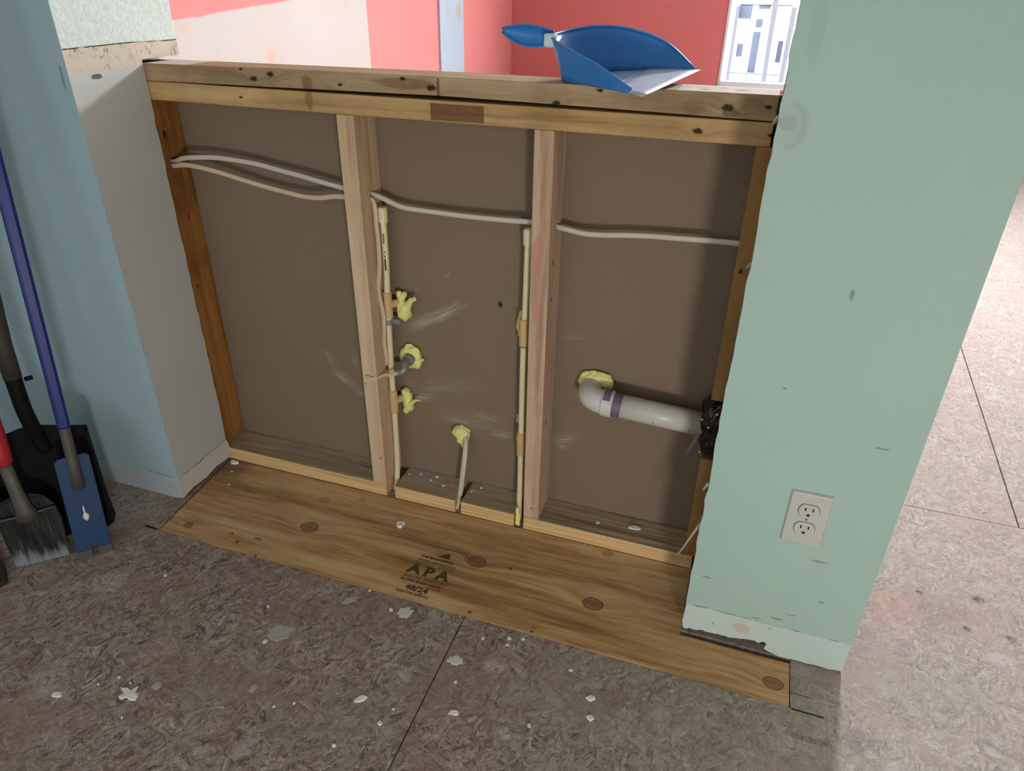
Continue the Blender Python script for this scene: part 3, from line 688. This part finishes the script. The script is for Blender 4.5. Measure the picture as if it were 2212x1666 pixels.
for k in range(3):
    y = .083 - k * .009; bm = bmesh.new(); tube(bm, [(.3665, y, .3772), (.3668, y - .004, .3774)], .0142, 20); finish('ring', bm, M_steel, cab, smooth=True)
bm = bmesh.new(); tube(bm, catmull([(.367, .062, .381), (.369, .046, .379), (.371, .036, .372), (.367, .030, .364), (.358, .029, .360)], 5), .0075, 12); finish('flex_tube', bm, M_steel, cab, smooth=True)
cable('cable_tail', 'thin cable tail drawn across the left pipe from the grey connector', [[(.361, .027, .361), (.350, .022, .3585), (.338, .020, .3545), (.322, .021, .3505), (.308, .0015 - .004, .3500), (.288, -.0040, .3520)]], None, M_cable2, .0045)

# ------------------------------------------------------------------ water pipes
def lathe_v(bm, x, y, segs, seg=20):      # vertical profile [(z,r)...]
    tube(bm, [(x, y, z) for z, r in segs], 0, seg, radii=[r for z, r in segs])
def pipe(lab, pts, rr, capz, tees, straps, y):
    t = thing('water_pipe', lab, 'pipe', pts[-1], group='supply pipes in the half wall')
    bm = bmesh.new(); tube(bm, catmull(pts, 6), rr, 18); finish('pipe', bm, M_cpvc, t, smooth=True)
    x = pts[0][0]
    bm = bmesh.new(); tube(bm, [(x, y, capz - .034), (x, y, capz - .033), (x, y, capz - .004), (x, y, capz)], 0, 20, radii=[rr + .001, rr + .0030, rr + .0034, rr + .0014]); finish('end_cap', bm, M_cpvc, t, smooth=False)
    for (tx, tz, dirx) in tees:
        bm = bmesh.new(); tube(bm, [(tx, y, tz - .032), (tx, y, tz - .031), (tx, y, tz + .031), (tx, y, tz + .032)], 0, 20, radii=[rr + .001, rr + .0030, rr + .0030, rr + .001])
        tube(bm, [(tx, y, tz), (tx + dirx, y + .020, tz), (tx + dirx * 1.25, .0885, tz)], rr + .0022, 16); finish('tee_fitting', bm, M_cpvc2, t, smooth=False, label='tan tee fitting')
    for (sx, sz) in straps:
        bm = bmesh.new(); tube(bm, [(sx, y, sz - .006), (sx, y, sz + .006)], rr + .0022, 18); box(bm, sx + rr * .6, sx + rr + .020, y + .002, y + .010, sz - .003, sz + .008)
        finish('pipe_clamp', bm, M_steel, t, smooth=False, label='grey steel clamp')
    return t
p1 = [(.3345, .052, .738), (.3340, .052, .62), (.3310, .052, .55), (.3285, .052, .48), (.3265, .052, .40), (.3255, .052, .30), (.3240, .052, .15), (.3245, .045, .06), (.3240, .030, .004)]
pp1 = pipe('capped cream supply pipe standing beside the pale stud', p1, .0072, .746, ((.3305, .520, .014), (.3255, .262, .010)), ((.3285, .477),), .052)
for (z0, z1, w) in ((.690, .668, .0022), (.650, .646, .0016), (.641, .637, .0016), (.633, .606, .0018)):
    xa = .3342 + .0015; boxo('print_mark', (xa - w, xa + w, .0444, .0450, z1, z0), M_ink if z0 < .65 else M_steel, pp1)
p2 = [(.6660, .040, .732), (.6645, .040, .60), (.6620, .040, .48), (.6615, .040, .35), (.6620, .040, .20), (.6625, .038, .10), (.6640, .030, .004)]
pipe('capped cream supply pipe half hidden behind the rosy stud', p2, .0072, .740, ((.6620, .512, -.010), (.6615, .222, -.010)), ((.6615, .483),), .040)

# ------------------------------------------------------------------ foam plugs on the drywall
YD = D + .0004
def foam(lab, parts, seed=0, mat=M_foam, **k):
    o = blob('spray_foam', parts, mat, None, seed=seed, limit=YD, **k)
    c = parts[0][1]
    rebase(o, (c[0], YD, c[2])); return tag(o, lab, 'foam', 'yellow foam plugs on the drywall')
foam('horned yellow foam blob at the upper tee of the left pipe', [('b', (.3585, .076, .500), (.0175, .017, .025)), ('b', (.354, .076, .525), (.0085, .012, .018)), ('b', (.348, .074, .541), (.006, .008, .009)), ('b', (.362, .074, .541), (.006, .008, .008)),
      ('t', [(.364, .074, .500), (.373, .070, .520), (.384, .064, .535), (.397, .058, .5420)], [.010, .0085, .0070, .0050]), ('b', (.352, .080, .515), (.01, .012, .03))], 1)
foam('round yellow foam ring around the grey connector, with a small spike', [('b', (.3655, .083, .384), (.0275, .011, .0265)), ('b', (.374, .081, .368), (.021, .012, .019)), ('b', (.350, .083, .378), (.014, .010, .022)), ('b', (.380, .080, .362), (.008, .010, .010)),
      ('t', [(.386, .080, .378), (.396, .076, .376), (.403, .072, .382)], [.0065, .005, .003])], 2)
foam('ragged yellow foam with a curled tail at the lower tee of the left pipe', [('b', (.349, .080, .258), (.014, .013, .024)), ('b', (.345, .080, .279), (.010, .011, .010)), ('b', (.355, .078, .242), (.012, .013, .013)), ('b', (.344, .080, .225), (.009, .010, .010)), ('b', (.360, .076, .232), (.004, .008, .005)),
      ('t', [(.357, .074, .246), (.366, .070, .255), (.375, .066, .265), (.385, .062, .2715), (.396, .058, .2745)], [.008, .0062, .0045, .0032, .0022])], 3)
foam('rounded yellow foam plug at the top of the upright cable stub', [('b', (.4925, .080, .190), (.0215, .015, .0200)), ('b', (.486, .078, .196), (.014, .014, .013)), ('b', (.501, .078, .180), (.014, .014, .014)), ('b', (.4985, .072, .164), (.005, .007, .012)), ('b', (.493, .074, .175), (.010, .012, .012))], 4)
foam('slim yellow foam behind the upper tee of the right pipe', [('b', (.6420, .080, .512), (.0090, .012, .026)), ('b', (.645, .076, .490), (.008, .012, .010)), ('b', (.643, .078, .532), (.006, .010, .012))], 5)
foam('small pale foam crumb above the lower tee of the right pipe', [('b', (.641, .083, .268), (.006, .006, .006)), ('b', (.639, .083, .256), (.005, .006, .006))], 6, M_cable)
foam('hanging yellow foam strip at the foot of the right pipe', [('b', (.669, .006, .028), (.0065, .006, .020)), ('b', (.666, .010, .045), (.005, .006, .010)), ('b', (.6695, .004, .014), (.0065, .006, .010))], 7)
foam('large yellow foam collar around the white drain elbow', [('b', (.808, .082, .400), (.028, .012, .024)), ('b', (.830, .080, .408), (.028, .012, .015)), ('b', (.797, .082, .385), (.015, .012, .024)), ('b', (.797, .082, .365), (.010, .010, .016)), ('b', (.846, .080, .401), (.014, .012, .014)), ('b', (.790, .082, .396), (.012, .010, .012)),
      ('t', [(.848, .080, .408), (.853, .078, .416)], [.004, .002]), ('t', [(.805, .078, .352), (.806, .076, .344)], [.005, .002])], 8)

# ------------------------------------------------------------------ drain
dr = thing('drain_pipe', 'white plastic drain elbow and pipe with a purple primer band', 'pipe', (.85, .04, .36))
arc = [(.812, .088, .3850), (.812, .070, .3850), (.814, .052, .3848), (.822, .038, .3840), (.836, .030, .3825), (.852, .029, .3815)]
bm = bmesh.new(); tube(bm, catmull(arc, 5), .0265, 28); finish('elbow', bm, M_pvc, dr, smooth=True)
bm = bmesh.new(); tube(bm, [(.846, .029, .3818), (.848, .029, .3818), (.869, .029, .3805), (.871, .029, .3804)], 0, 28, radii=[.027, .0298, .0298, .028]); finish('hub', bm, M_pvc, dr, smooth=False)
bm = bmesh.new(); tube(bm, [(.866, .029, .3806), (1.062, .031, .3700)], .0258, 28); pp = finish('pipe', bm, None, dr, smooth=True)
n = NT('scuffed_white_pvc'); v = n.obj; c = n.mix(n.noi(v, 30, 5, .7), srgb(188, 184, 172), srgb(206, 204, 194)); c = n.mix(n.step(n.noi(n.mp(v, (1, 1, 1), loc=(3, 1, 4)), 75, 4, .7, 1.0), .665, .70), c, srgb(90, 78, 62)); n.bump(n.noi(v, 80, 3), .1, .001)
pp.data.materials.append(n.fin(c, .35))
bm = bmesh.new(); tube(bm, [(.8695, .029, .3804), (.874, .029, .3802), (.884, .029, .3797), (.889, .029, .3794)], 0, 28, radii=[.0268, .0268, .0264, .0262]); finish('primer_band', bm, M_purple, dr, smooth=True)
bm = bmesh.new(); tube(bm, [(.8495, .029, .3818), (.852, .029, .3817), (.866, .0285, .3813)], 0, 28, radii=[.0300, .03005, .0301])
bmesh.ops.delete(bm, geom=[f for f in bm.faces if f.calc_center_median().z < .398], context='FACES'); finish('primer_stain', bm, M_purple, dr, smooth=True)

bt = thing('bituminous_fitting', 'black glossy tarry drain fitting set into the tan end stud', 'pipe fitting', (1.08, .04, .38))
bm = bmesh.new()
for i, (c, r) in enumerate((((1.083, .040, .385), (.030, .050, .058)), ((1.086, .012, .400), (.026, .026, .040)), ((1.080, .020, .350), (.022, .030, .034)), ((1.088, .030, .425), (.022, .040, .024)), ((1.072, .050, .36), (.018, .036, .04)))):
    ball(bm, c, r, 4, .30, 20 + i, 3.0)
for v_ in bm.verts:
    if v_.co.y > D - .001: v_.co.y = D - .001
    if v_.co.x > 1.106: v_.co.x = 1.106
    if v_.co.z > .447: v_.co.z = .447
    if v_.co.z < .306: v_.co.z = .306
finish('fitting_body', bm, M_bitumen, bt, smooth=True)
bm = bmesh.new(); tube(bm, catmull([(1.060, .010, .375), (1.054, .008, .350), (1.046, .004, .325), (1.040, .0, .312)], 4), .005, 8, flat=((0, 1, 0), .4)); finish('plastic_flap', bm, M_gry0, bt, smooth=True, label='greyish torn plastic strip')
for i, (x, y, z) in enumerate(((1.085, -.012, .425), (1.073, -.018, .395), (1.064, -.006, .325), (1.058, .0, .40))):
    bm = bmesh.new(); ball(bm, (x, y, z), (.0028, .002, .0022), 2, .4, i); finish('plaster_speck', bm, M_plaster, bt, smooth=True)

# ------------------------------------------------------------------ outlet
ol = thing('wall_outlet', 'off-white duplex power outlet low on the green wall', 'outlet', (1.2645, YF, .352))
OX, OZ = 1.2645, .3525
def sqpanel(bm, hw_, hh, y0, y1, inset):
    hexa(bm, [(OX - hw_, y0, OZ - hh), (OX + hw_, y0, OZ - hh), (OX + hw_, y0, OZ + hh), (OX - hw_, y0, OZ + hh), (OX - hw_ + inset, y1, OZ - hh + inset), (OX + hw_ - inset, y1, OZ - hh + inset), (OX + hw_ - inset, y1, OZ + hh - inset), (OX - hw_ + inset, y1, OZ + hh - inset)])
bm = bmesh.new(); sqpanel(bm, .0350, .0565, YF - .0003, YF - .0052, .0024)
finish('cover_plate', bm, M_outlet, ol, bevel=.0012)
for k, cz in enumerate((OZ + .0195, OZ - .0195)):
    pts = []
    for i in range(40):
        a = 2 * PI * i / 40; pts.append((OX + .0172 * math.cos(a), cz + max(-.0138, min(.0138, .0172 * math.sin(a)))))
    bm = bmesh.new(); prism(bm, [(OX + (x - OX) * 1.05, cz + (z - cz) * 1.05) for x, z in pts], lambda a, b: (a, YF - .0051, b), lambda a, b: (a, YF - .00545, b)); rg = finish('recess_ring', bm, M_black, ol)
    bm = bmesh.new(); prism(bm, pts, lambda a, b: (a, YF - .0050, b + .0004), lambda a, b: (a, YF - .0078, b + .0004)); fc = finish('receptacle_face', bm, M_outlet, ol, bevel=.0005)
    for dx in (-.0063, .0063):
        boxo('slot', (OX + dx - .0012, OX + dx + .0012, YF - .0081, YF - .0070, cz + .0012, cz + .0078), M_black, fc)
    bm = bmesh.new(); prism(bm, [(OX + .0029 * math.cos(a_), cz - .0078 + .0030 * math.sin(a_)) for a_ in [PI * j / 10 for j in range(11)]] + [(OX - .0029, cz - .0095), (OX + .0029, cz - .0095)], lambda a, b: (a, YF - .0081, b), lambda a, b: (a, YF - .0070, b)); finish('ground_hole', bm, M_black, fc)
bm = bmesh.new(); bmesh.ops.create_cone(bm, cap_ends=True, segments=16, radius1=.0028, radius2=.0022, depth=.0014, matrix=Matrix.Translation((OX, YF - .0056, OZ)) @ Matrix.Rotation(PI / 2, 4, 'X')); finish('screw', bm, M_steel, ol)

# ------------------------------------------------------------------ dustpan
M_pan = plain('blue_plastic', (44, 118, 188), 0.35, var=0.06, sc=25, bump=.03)
M_lip = plain('pale_rubber_lip', (176, 186, 206), 0.4, var=.03)
n = NT('pan_floor_reflection'); v = n.obj; M_panfl = n.fin(n.mix(n.step(n.noi(v, 14, 4, .6), .3, .7), srgb(120, 146, 196), srgb(176, 182, 206)), .35)  # whitish-blue reflection painted into the pan floor colour
dp = thing('dustpan', 'blue plastic dustpan with a pale lip lying on top of the half wall', 'dustpan', (.80, .04, 1.0165))
B = [(.884, -.106, 1.0165), (.840, -.066, 1.0168), (.795, -.030, 1.0168), (.757, -.002, 1.0170), (.733, .014, 1.0172), (.722, .040, 1.0175), (.722, .075, 1.0178), (.732, .108, 1.018), (.758, .135, 1.020), (.80, .160, 1.023), (.86, .182, 1.026), (.932, .196, 1.028)]
T = [(.884, -.107, 1.0185), (.849, -.070, 1.030), (.800, -.046, 1.052), (.752, -.018, 1.068), (.716, .006, 1.080), (.700, .034, 1.0865), (.701, .075, 1.089), (.716, .115, 1.093), (.758, .155, 1.0985), (.815, .188, 1.093), (.877, .200, 1.072), (.934, .200, 1.030)]
Bc = catmull(B, 4); Tc = catmull(T, 4)
bm = bmesh.new(); rows = []
for j in range(6):
    t = j / 5; row_ = []
    for b, q in list(zip(Bc, Tc))[2:]:
        pnt = b.lerp(q, t); row_.append(bm.verts.new(pnt))
    rows.append(row_)
for a, b in zip(rows, rows[1:]):
    for i in range(len(a) - 1): bm.faces.new((a[i], a[i + 1], b[i + 1], b[i]))
side = finish('side_wall', bm, M_pan, dp, smooth=True)
md = side.modifiers.new('s', 'SOLIDIFY'); md.thickness = .0018; md.offset = 0
# pan floor: grid from back arc to lip
def floorpt(u, w):    # u 0..1 back->lip, w 0..1 near->far
    n_ = len(Bc) - 1; half = n_ // 2
    i0 = (1 - u) * (half - 1); i1 = n_ - (1 - u) * (n_ - half - 1)
    def at(f):
        k = min(int(f), n_ - 1); return Bc[k].lerp(Bc[k + 1], f - k)
    a, b = at(half - i0 if False else (half) * (1 - u)), at(n_ - (n_ - half) * (1 - u))
    return a.lerp(b, w)
bm = bmesh.new(); G = [[bm.verts.new(floorpt(i / 16, j / 12) + Vector((0, 0, .0004))) for j in range(13)] for i in range(17)]
for i in range(13):
    for j in range(12):
        try: bm.faces.new((G[i][j], G[i + 1][j], G[i + 1][j + 1], G[i][j + 1]))
        except Exception: pass
for r_ in G[14:]:
    for v_ in r_: bm.verts.remove(v_)
pf = finish('pan_floor', bm, M_panfl, dp, smooth=True); md = pf.modifiers.new('s', 'SOLIDIFY'); md.thickness = .0016; md.offset = 0
bm = bmesh.new(); G = []
for i in range(6):
    u = 12.6 / 16 + (1.03 - 12.6 / 16) * i / 5; row_ = []
    for j in range(13):
        uu = min(u, 1.0); q = floorpt(uu, j / 12)
        if u > 1: q = q + (floorpt(1, j / 12) - floorpt(.9, j / 12)) * (u - 1) * 10
        row_.append(bm.verts.new(q + Vector((0, 0, .0022 - .004 * max(0, u - .9) * 10 * .3))))
    G.append(row_)
for i in range(5):
    for j in range(12): bm.faces.new((G[i][j], G[i + 1][j], G[i + 1][j + 1], G[i][j + 1]))
lp = finish('lip', bm, M_lip, dp, smooth=True, label='pale rubber lip'); md = lp.modifiers.new('s', 'SOLIDIFY'); md.thickness = .0012; md.offset = 0
# rolled rim
bm = bmesh.new(); tube(bm, Tc[2:], .0022, 8); finish('rim', bm, M_pan, dp, smooth=True)
# handle: hollow-backed paddle
hs = [(.609, .036, 1.0925, .0015), (.617, .036, 1.0905, .0060), (.628, .036, 1.0880, .0105), (.643, .036, 1.0862, .0145), (.658, .036, 1.0852, .0155), (.672, .036, 1.0848, .0145), (.686, .036, 1.0840, .0125), (.702, .036, 1.0820, .0110)]
bm = bmesh.new(); rings = []
for (x, y, z, w) in hs:
    ring = []
    for k in range(15):
        a = PI * (k / 14 - .5) ; # arc open towards +z/-y
        ring.append(bm.verts.new((x, y + .010 * math.cos(a) * (w / .0165) - .004 * 0, z + w * math.sin(a))))
    rings.append(ring)
for a, b in zip(rings, rings[1:]):
    for k in range(14): bm.faces.new((a[k], a[k + 1], b[k + 1], b[k]))
hd = finish('handle', bm, M_pan, dp, smooth=True); md = hd.modifiers.new('s', 'SOLIDIFY'); md.thickness = .003; md.offset = 1
M_chrome = plain('pale_worn_plastic', (190, 206, 214), .25, var=.1)
bm = bmesh.new(); box(bm, .690, .712, .018, .030, 1.069, 1.091); o = finish('hanging_clip', bm, M_chrome, dp, bevel=.004, label='pale worn clip where the handle joins')
bm = bmesh.new(); box(bm, .8215, .8405, -.0105, .0085, 1.0190, 1.0205); finish('sticker', bm, M_plaster, dp, bevel=.0004, label='small pale sticker in the pan')

# ------------------------------------------------------------------ tools against the blue wall
def tool(name, lab, cat, P0, e, k, roll=0.0):
    L = math.hypot(*e); rz = math.atan2(e[1], e[0])
    return thing(name, lab, cat, (P0[0], P0[1], 0), (-math.atan(k), roll, rz))
M_bsteel = plain('blue_painted_steel', (20, 58, 98), 0.5, .0, var=.2, sc=30, bump=.15)
M_bhandle = plain('blue_handle_paint', (8, 30, 110), .4, var=.08)
M_dsteel = NT('scraped_dark_steel'); n = M_dsteel; v = n.obj
c = n.ramp(n.noi(n.mp(v, (140, 140, 9)), 1.0, 4, .7), [(.40, srgb(22, 24, 23)), (.58, srgb(46, 50, 49)), (.78, srgb(110, 118, 118))])
zz = n.sep(v)[2]
c = n.mix(n.mth('MULTIPLY', n.step(n.mth('ADD', zz, n.mth('MULTIPLY', n.noi(n.mp(v, (90, 90, 8)), 1.0, 3), -.08)), .0, -.04), .7), c, srgb(160, 168, 170)); M_dsteel = n.fin(c, .45, .3)
M_blk = plain('black_steel', (10, 10, 10), .7, .0, var=.3, spec=.2)
M_gry = plain('worn_grey_ferrule', (88, 84, 78), .55, .3, var=.25, sc=60)
M_red = plain('red_handle', (170, 34, 44), .45, var=.12, sc=20)
M_wrap = plain('weathered_shaft', (58, 52, 46), .7, var=.25, sc=60)
rl = math.atan(.02 / .27)
b1 = tool('scraper', 'blue long-handled scraper with a narrow notched steel blade, frontmost against the blue wall', 'tool', (-.235, -.452), (.55, .83), .1, rl)
def lobj(nm, bm, mat, par, **k): return finish(nm, bm, mat, par, local=True, **k)
# local frame: x across the blade, y away from the viewer, z up the shaft
bm = bmesh.new(); prism(bm, [(.001, .022), (.030, .022), (.031, .040), (.041, .040), (.042, .022), (.070, .022), (.069, .255), (.062, .262), (.010, .262), (.002, .255)], lambda a, b: (a, -.004, b), lambda a, b: (a, .001, b)); lobj('blade', bm, M_bsteel, b1, bevel=.001)
for (a, b) in ((.0, .031), (.041, .071)):
    bm = bmesh.new(); prism(bm, [(a, .0), (b, .0), (b - .001, .024), (a + .001, .024)], lambda p, q: (p, -.0048, q), lambda p, q: (p, .0018, q)); lobj('blade_tip', bm, M_gry, b1, bevel=.001, label='bare steel cutting tip')
bm = bmesh.new(); tube(bm, [(.0355, -.007, .185), (.0358, -.009, .24), (.036, -.011, .34), (.036, -.012, .36)], 0, 14, radii=[.0125, .0115, .0105, .0105], flat=((0, 1, 0), .7)); lobj('socket', bm, M_gry, b1, smooth=True)
bm = bmesh.new(); box(bm, .0240, .0480, -.024, .000, .335, 1.62); lobj('handle', bm, M_bhandle, b1, bevel=.006)
bm = bmesh.new(); ball(bm, (.036, -.0055, .112), (.006, .002, .010), 2, .8, 3, 3); ball(bm, (.034, -.0055, .130), (.002, .001, .010), 2, .8, 5, 3); lobj('plaster_splash', bm, M_plaster, b1, smooth=True)

b2 = tool('red_handled_spade', 'small spade with a red handle and scraped dark blade at the left edge', 'tool', (-.352, -.511), (.75, .66), .12, -.02)
M_ = lambda a, b: None
pr = [(.0, .0), (.105, .0), (.112, .05), (.116, .10), (.112, .140), (.098, .166), (.078, .178), (.058, .180), (.036, .178), (.014, .166), (.000, .140), (-.004, .10), (-.003, .05)]
bm = bmesh.new(); 
prism(bm, pr, lambda a, b: (a, -.002 - .010 * (1 - ((a - .056) / .06) ** 2) * (b / .18), b), lambda a, b: (a, .0015 - .010 * (1 - ((a - .056) / .06) ** 2) * (b / .18), b)); lobj('blade', bm, M_dsteel, b2, bevel=.0008)
bm = bmesh.new(); tube(bm, [(-.004, -.010, .128), (.056, -.018, .132), (.114, -.010, .136)], .003, 8); lobj('stiffening_rib', bm, M_gry, b2, smooth=True)
bm = bmesh.new(); tube(bm, [(.060, -.015, .125), (.059, -.018, .15), (.057, -.020, .20), (.056, -.021, .285)], 0, 14, radii=[.024, .017, .0135, .0130], flat=((0, 1, 0), .75)); lobj('ferrule', bm, M_gry, b2, smooth=True)
bm = bmesh.new(); tube(bm, [(.056, -.021, .262), (.0562, -.021, .268), (.058, -.021, .30), (.064, -.021, .42), (.085, -.021, .95)], 0, 16, radii=[.013, .0175, .0180, .0165, .0165]); lobj('handle', bm, M_red, b2, smooth=True, label='glossy red handle')

b3 = tool('square_shovel', 'black square-mouth shovel standing behind the blue scraper', 'tool', (-.268, -.330), (.75, .66), .08, 0.0)
bm = bmesh.new()
prism(bm, [(-.190, .004), (-.175, .0), (-.005, .0), (.012, .010), (.020, .030), (.014, .120), (.017, .276), (-.040, .288), (-.090, .300), (-.130, .290), (-.180, .276), (-.186, .12)], lambda a, b: (a, -.004, b), lambda a, b: (a, .000, b)); lobj('blade', bm, M_blk, b3, bevel=.001)
for xs in (-.186, .014):
    bm = bmesh.new(); box(bm, xs - .002, xs + .003, -.022, -.002, .03, .27); lobj('side_flange', bm, M_blk, b3)
bm = bmesh.new(); tube(bm, catmull([(-.075, -.004, .235), (-.080, -.010, .27), (-.082, -.022, .32), (-.083, -.028, .36), (-.082, -.030, .43)], 5), .016, 14, radii=None); lobj('socket', bm, M_blk, b3, smooth=True)
bm = bmesh.new(); tube(bm, [(-.062, -.03, .418), (-.048, -.03, .420)], .005, 8); lobj('rivet', bm, M_blk, b3)
bm = bmesh.new(); tube(bm, [(-.082, -.030, .425), (-.080, -.030, .50), (-.072, -.030, .60), (-.045, -.030, 1.25)], .0175, 16); lobj('handle', bm, M_wrap, b3, smooth=True)

M_mat = plain('dark_brown', (44, 38, 34), .8, var=.2)  # dark brown colour for the flat piece at the left border
bx = thing('dark_flat_piece', 'dark flat piece with a red stripe cut off by the left edge, before the tools', 'scrap', (-.44, -.52, 0))
bm = bmesh.new(); prism(bm, [(-.62, -.44), (-.47, -.475), (-.36, -.530), (-.325, -.555), (-.335, -.60), (-.60, -.66)], lambda a, b: (a, b, 0.0008), lambda a, b: (a, b, .012)); finish('base', bm, M_mat, bx, bevel=.003)
bm = bmesh.new(); prism(bm, [(-.395, -.520), (-.375, -.528), (-.40, -.56), (-.425, -.55)], lambda a, b: (a, b, .0115), lambda a, b: (a, b, .0135)); finish('stripe', bm, M_red, bx)

# ------------------------------------------------------------------ stamp on the plywood
def text(body, x, y, size, sx=1.0, bold=.0, rot=0.0):
    cu = bpy.data.curves.new('t', 'FONT'); cu.body = body; cu.size = size; cu.extrude = .00008; cu.offset = bold; cu.resolution_u = 3
    o = bpy.data.objects.new('t', cu); C.objects.link(o); bpy.context.view_layer.update()
    dg = bpy.context.evaluated_depsgraph_get(); me = bpy.data.meshes.new_from_object(o.evaluated_get(dg))
    bpy.data.objects.remove(o); bm = bmesh.new(); bm.from_mesh(me); bpy.data.meshes.remove(me)
    bm.transform(Matrix.Translation((x, y, .00095)) @ Matrix.Rotation(rot, 4, 'Z') @ Matrix.Diagonal((sx, 1, 1, 1))); return bm
bm = bmesh.new()
tmp = bpy.data.meshes.new('q')
def addm(src):
    src.to_mesh(tmp); bm.from_mesh(tmp); src.free()
def ink(x0, x1, y, t=.0016, sl=0.0):
    box(bm, x0, x1, y, y + t, .00085, .00103)
SX = .464
ink(.489, .592, -.131, .0018); box(bm, .5905, .592, -.152, -.131, .00085, .00103)
prism(bm, [(.527, -.160), (.562, -.160), (.556, -.1585), (.5555, -.146), (.548, -.142)], lambda a, b: (a, b, .00085), lambda a, b: (a, b, .00103))
addm(text('THE ENGINEERED', .490, -.1730, .0100, 1.05, .0004)); addm(text('WOOD ASSOCIATION', .486, -.1845, .0088, 1.08, .0003))
for (a, b) in ((.484, .532), (.545, .584)):
    ink(a, b, -.1890, .0013); ink(a, b, -.1945, .0017)
addm(text('A', .4805, -.2262, .0400, 1.08, .0019)); addm(text('P', .5195, -.2262, .0400, 1.05, .0019)); addm(text('A', .5500, -.2262, .0400, 1.08, .0019))
for (a, b) in ((.478, .522), (.528, .580)):
    ink(a, b, -.2350, .0015); ink(a, b, -.2400, .0017)
addm(text('RATED SHEATHING', .477, -.2520, .0105, 1.05, .0004)); addm(text('48/24', .499, -.2745, .0195, 1.2, .0008)); addm(text('EXPOSURE 1', .545, -.2590, .0068, 1.0, .0001)); addm(text('SIZED FOR SPACING', .483, -.2870, .0085, 1.0, .0002))
st_ = finish('grade_stamp', bm, M_ink, ply, label='faded black grade stamp')

# ------------------------------------------------------------------ debris
def chip_bm(x, y, z, r, seed, th=.0025, asp=1.0, ang=0.0, n_=9, irr=.35):
    rnd = random.Random(seed); bm = bmesh.new(); poly = []
    for i in range(n_):
        a = 2 * PI * i / n_; rr = r * (1 + rnd.uniform(-irr, irr)); px, py = rr * math.cos(a), rr * math.sin(a) * asp
        poly.append((x + px * math.cos(ang) - py * math.sin(ang), y + px * math.sin(ang) + py * math.cos(ang)))
    prism(bm, poly, lambda a, b: (a, b, z), lambda a, b: (x + (a - x) * .82, y + (b - y) * .82, z + th * (1 + .3 * math.sin(a * 900)))); return bm
def chip(lab, x, y, z, r, seed, group=None, mat=M_plaster, **k):
    o = finish('plaster_chip', chip_bm(x, y, z, r, seed, **k), mat, None); rebase(o, (x, y, z)); return tag(o, lab, 'debris', group)
chip('white plaster lump alone on the plywood strip near the pale stud', .397, -.091, .0009, .0100, 1, th=.007, n_=8)
chip('pale plaster lump in the corner where the plywood meets the blue wall', -.149, -.014, .0009, .0100, 2, th=.006, asp=.7)
chip('white angular chip on the bottom plate of the right bay', .948, .050, .0387, .0170, 3, th=.003, asp=.42, ang=.1, n_=7, irr=.2)
chip('leaf-shaped pale chip on the floor left of the board seam', .547, -.552, .0004, .0135, 4, th=.0016, asp=.5, ang=.7, n_=10, irr=.1)
chip('small oval chip on the floor just right of the board seam', .722, -.522, .0004, .0088, 5, th=.0018, asp=.6, ang=.3)
chip('pale chip on the floor below the middle of the plywood strip', .951, -.407, .0004, .0085, 6, th=.002, asp=.8)
chip('pale double chip on the floor towards the lower right', .961, -.448, .0004, .0085, 7, th=.002, asp=.9)
chip('tiny bright crumb at the plywood edge left of the grade stamp', .431, -.307, .0004, .0028, 8, th=.002)
chip('ragged white chip on the lower left floor', .136, -.687, .0004, .0200, 9, th=.0018, asp=.75, irr=.5, n_=13)
chip('oval white chip on the far lower left floor', .012, -.733, .0004, .0100, 10, th=.0016, asp=.75)
G1 = 'plaster crumbs on the bottom plate'; rnd = random.Random(8)
for i, (x, y) in enumerate(((.415, .055), (.423, .074), (.549, .070), (.455, .045), (.378, .070), (.53, .048), (.86, .04), (.35, .06))):
    chip('tiny white plaster crumb on top of the bottom plate', x, y, .0387, .0032 + .0015 * rnd.random(), 40 + i, G1, th=.002)
G2 = 'plaster crumbs on the subfloor'
pts_ = [(.762, -.327), (.765, -.345), (.712, -.345), (.79, -.32), (.614, -.551), (.605, -.585), (.436, -.602), (.405, -.62), (.12, -.668), (.065, -.69), (.09, -.665), (.50, -.34), (.70, -.46), (-.1, -.10), (-.13, -.05), (.30, -.50), (.16, -.73), (.86, -.50), (1.02, -.55), (.98, -.62), (.25, -.42), (-.02, -.42), (.55, -.65), (.9, -.36)]
for i, (x, y) in enumerate(pts_):
    onply = y > -.3
    chip('tiny pale plaster crumb scattered on the subfloor', x, y, .0010 if onply else .0004, .0022 + .0028 * rnd.random(), 70 + i, G2, th=.0016)
# flat splatters of joint compound, stuck to the floor
M_splat = plain('grey_white_compound', (206, 206, 196), .8, var=.12, sc=90, bump=.4); M_splat2 = plain('thin_grey_compound', (168, 164, 152), .8, var=.15, sc=60, bump=.3)
for i, (x, y, r, mt, a) in enumerate(((.531, -.336, .0190, M_splat, .8), (.681, -.413, .0165, M_splat, .7), (.314, -.470, .0270, M_splat2, .75), (.405, -.345, .0170, M_splat2, .5), (.17, -.655, .010, M_splat2, .8), (.345, -.60, .010, M_splat2, .6))):
    bm = chip_bm(x, y, .0001, r, 200 + i, .0007, a, .3 * i, 18, .28); finish('splatter', bm, mt, floor)
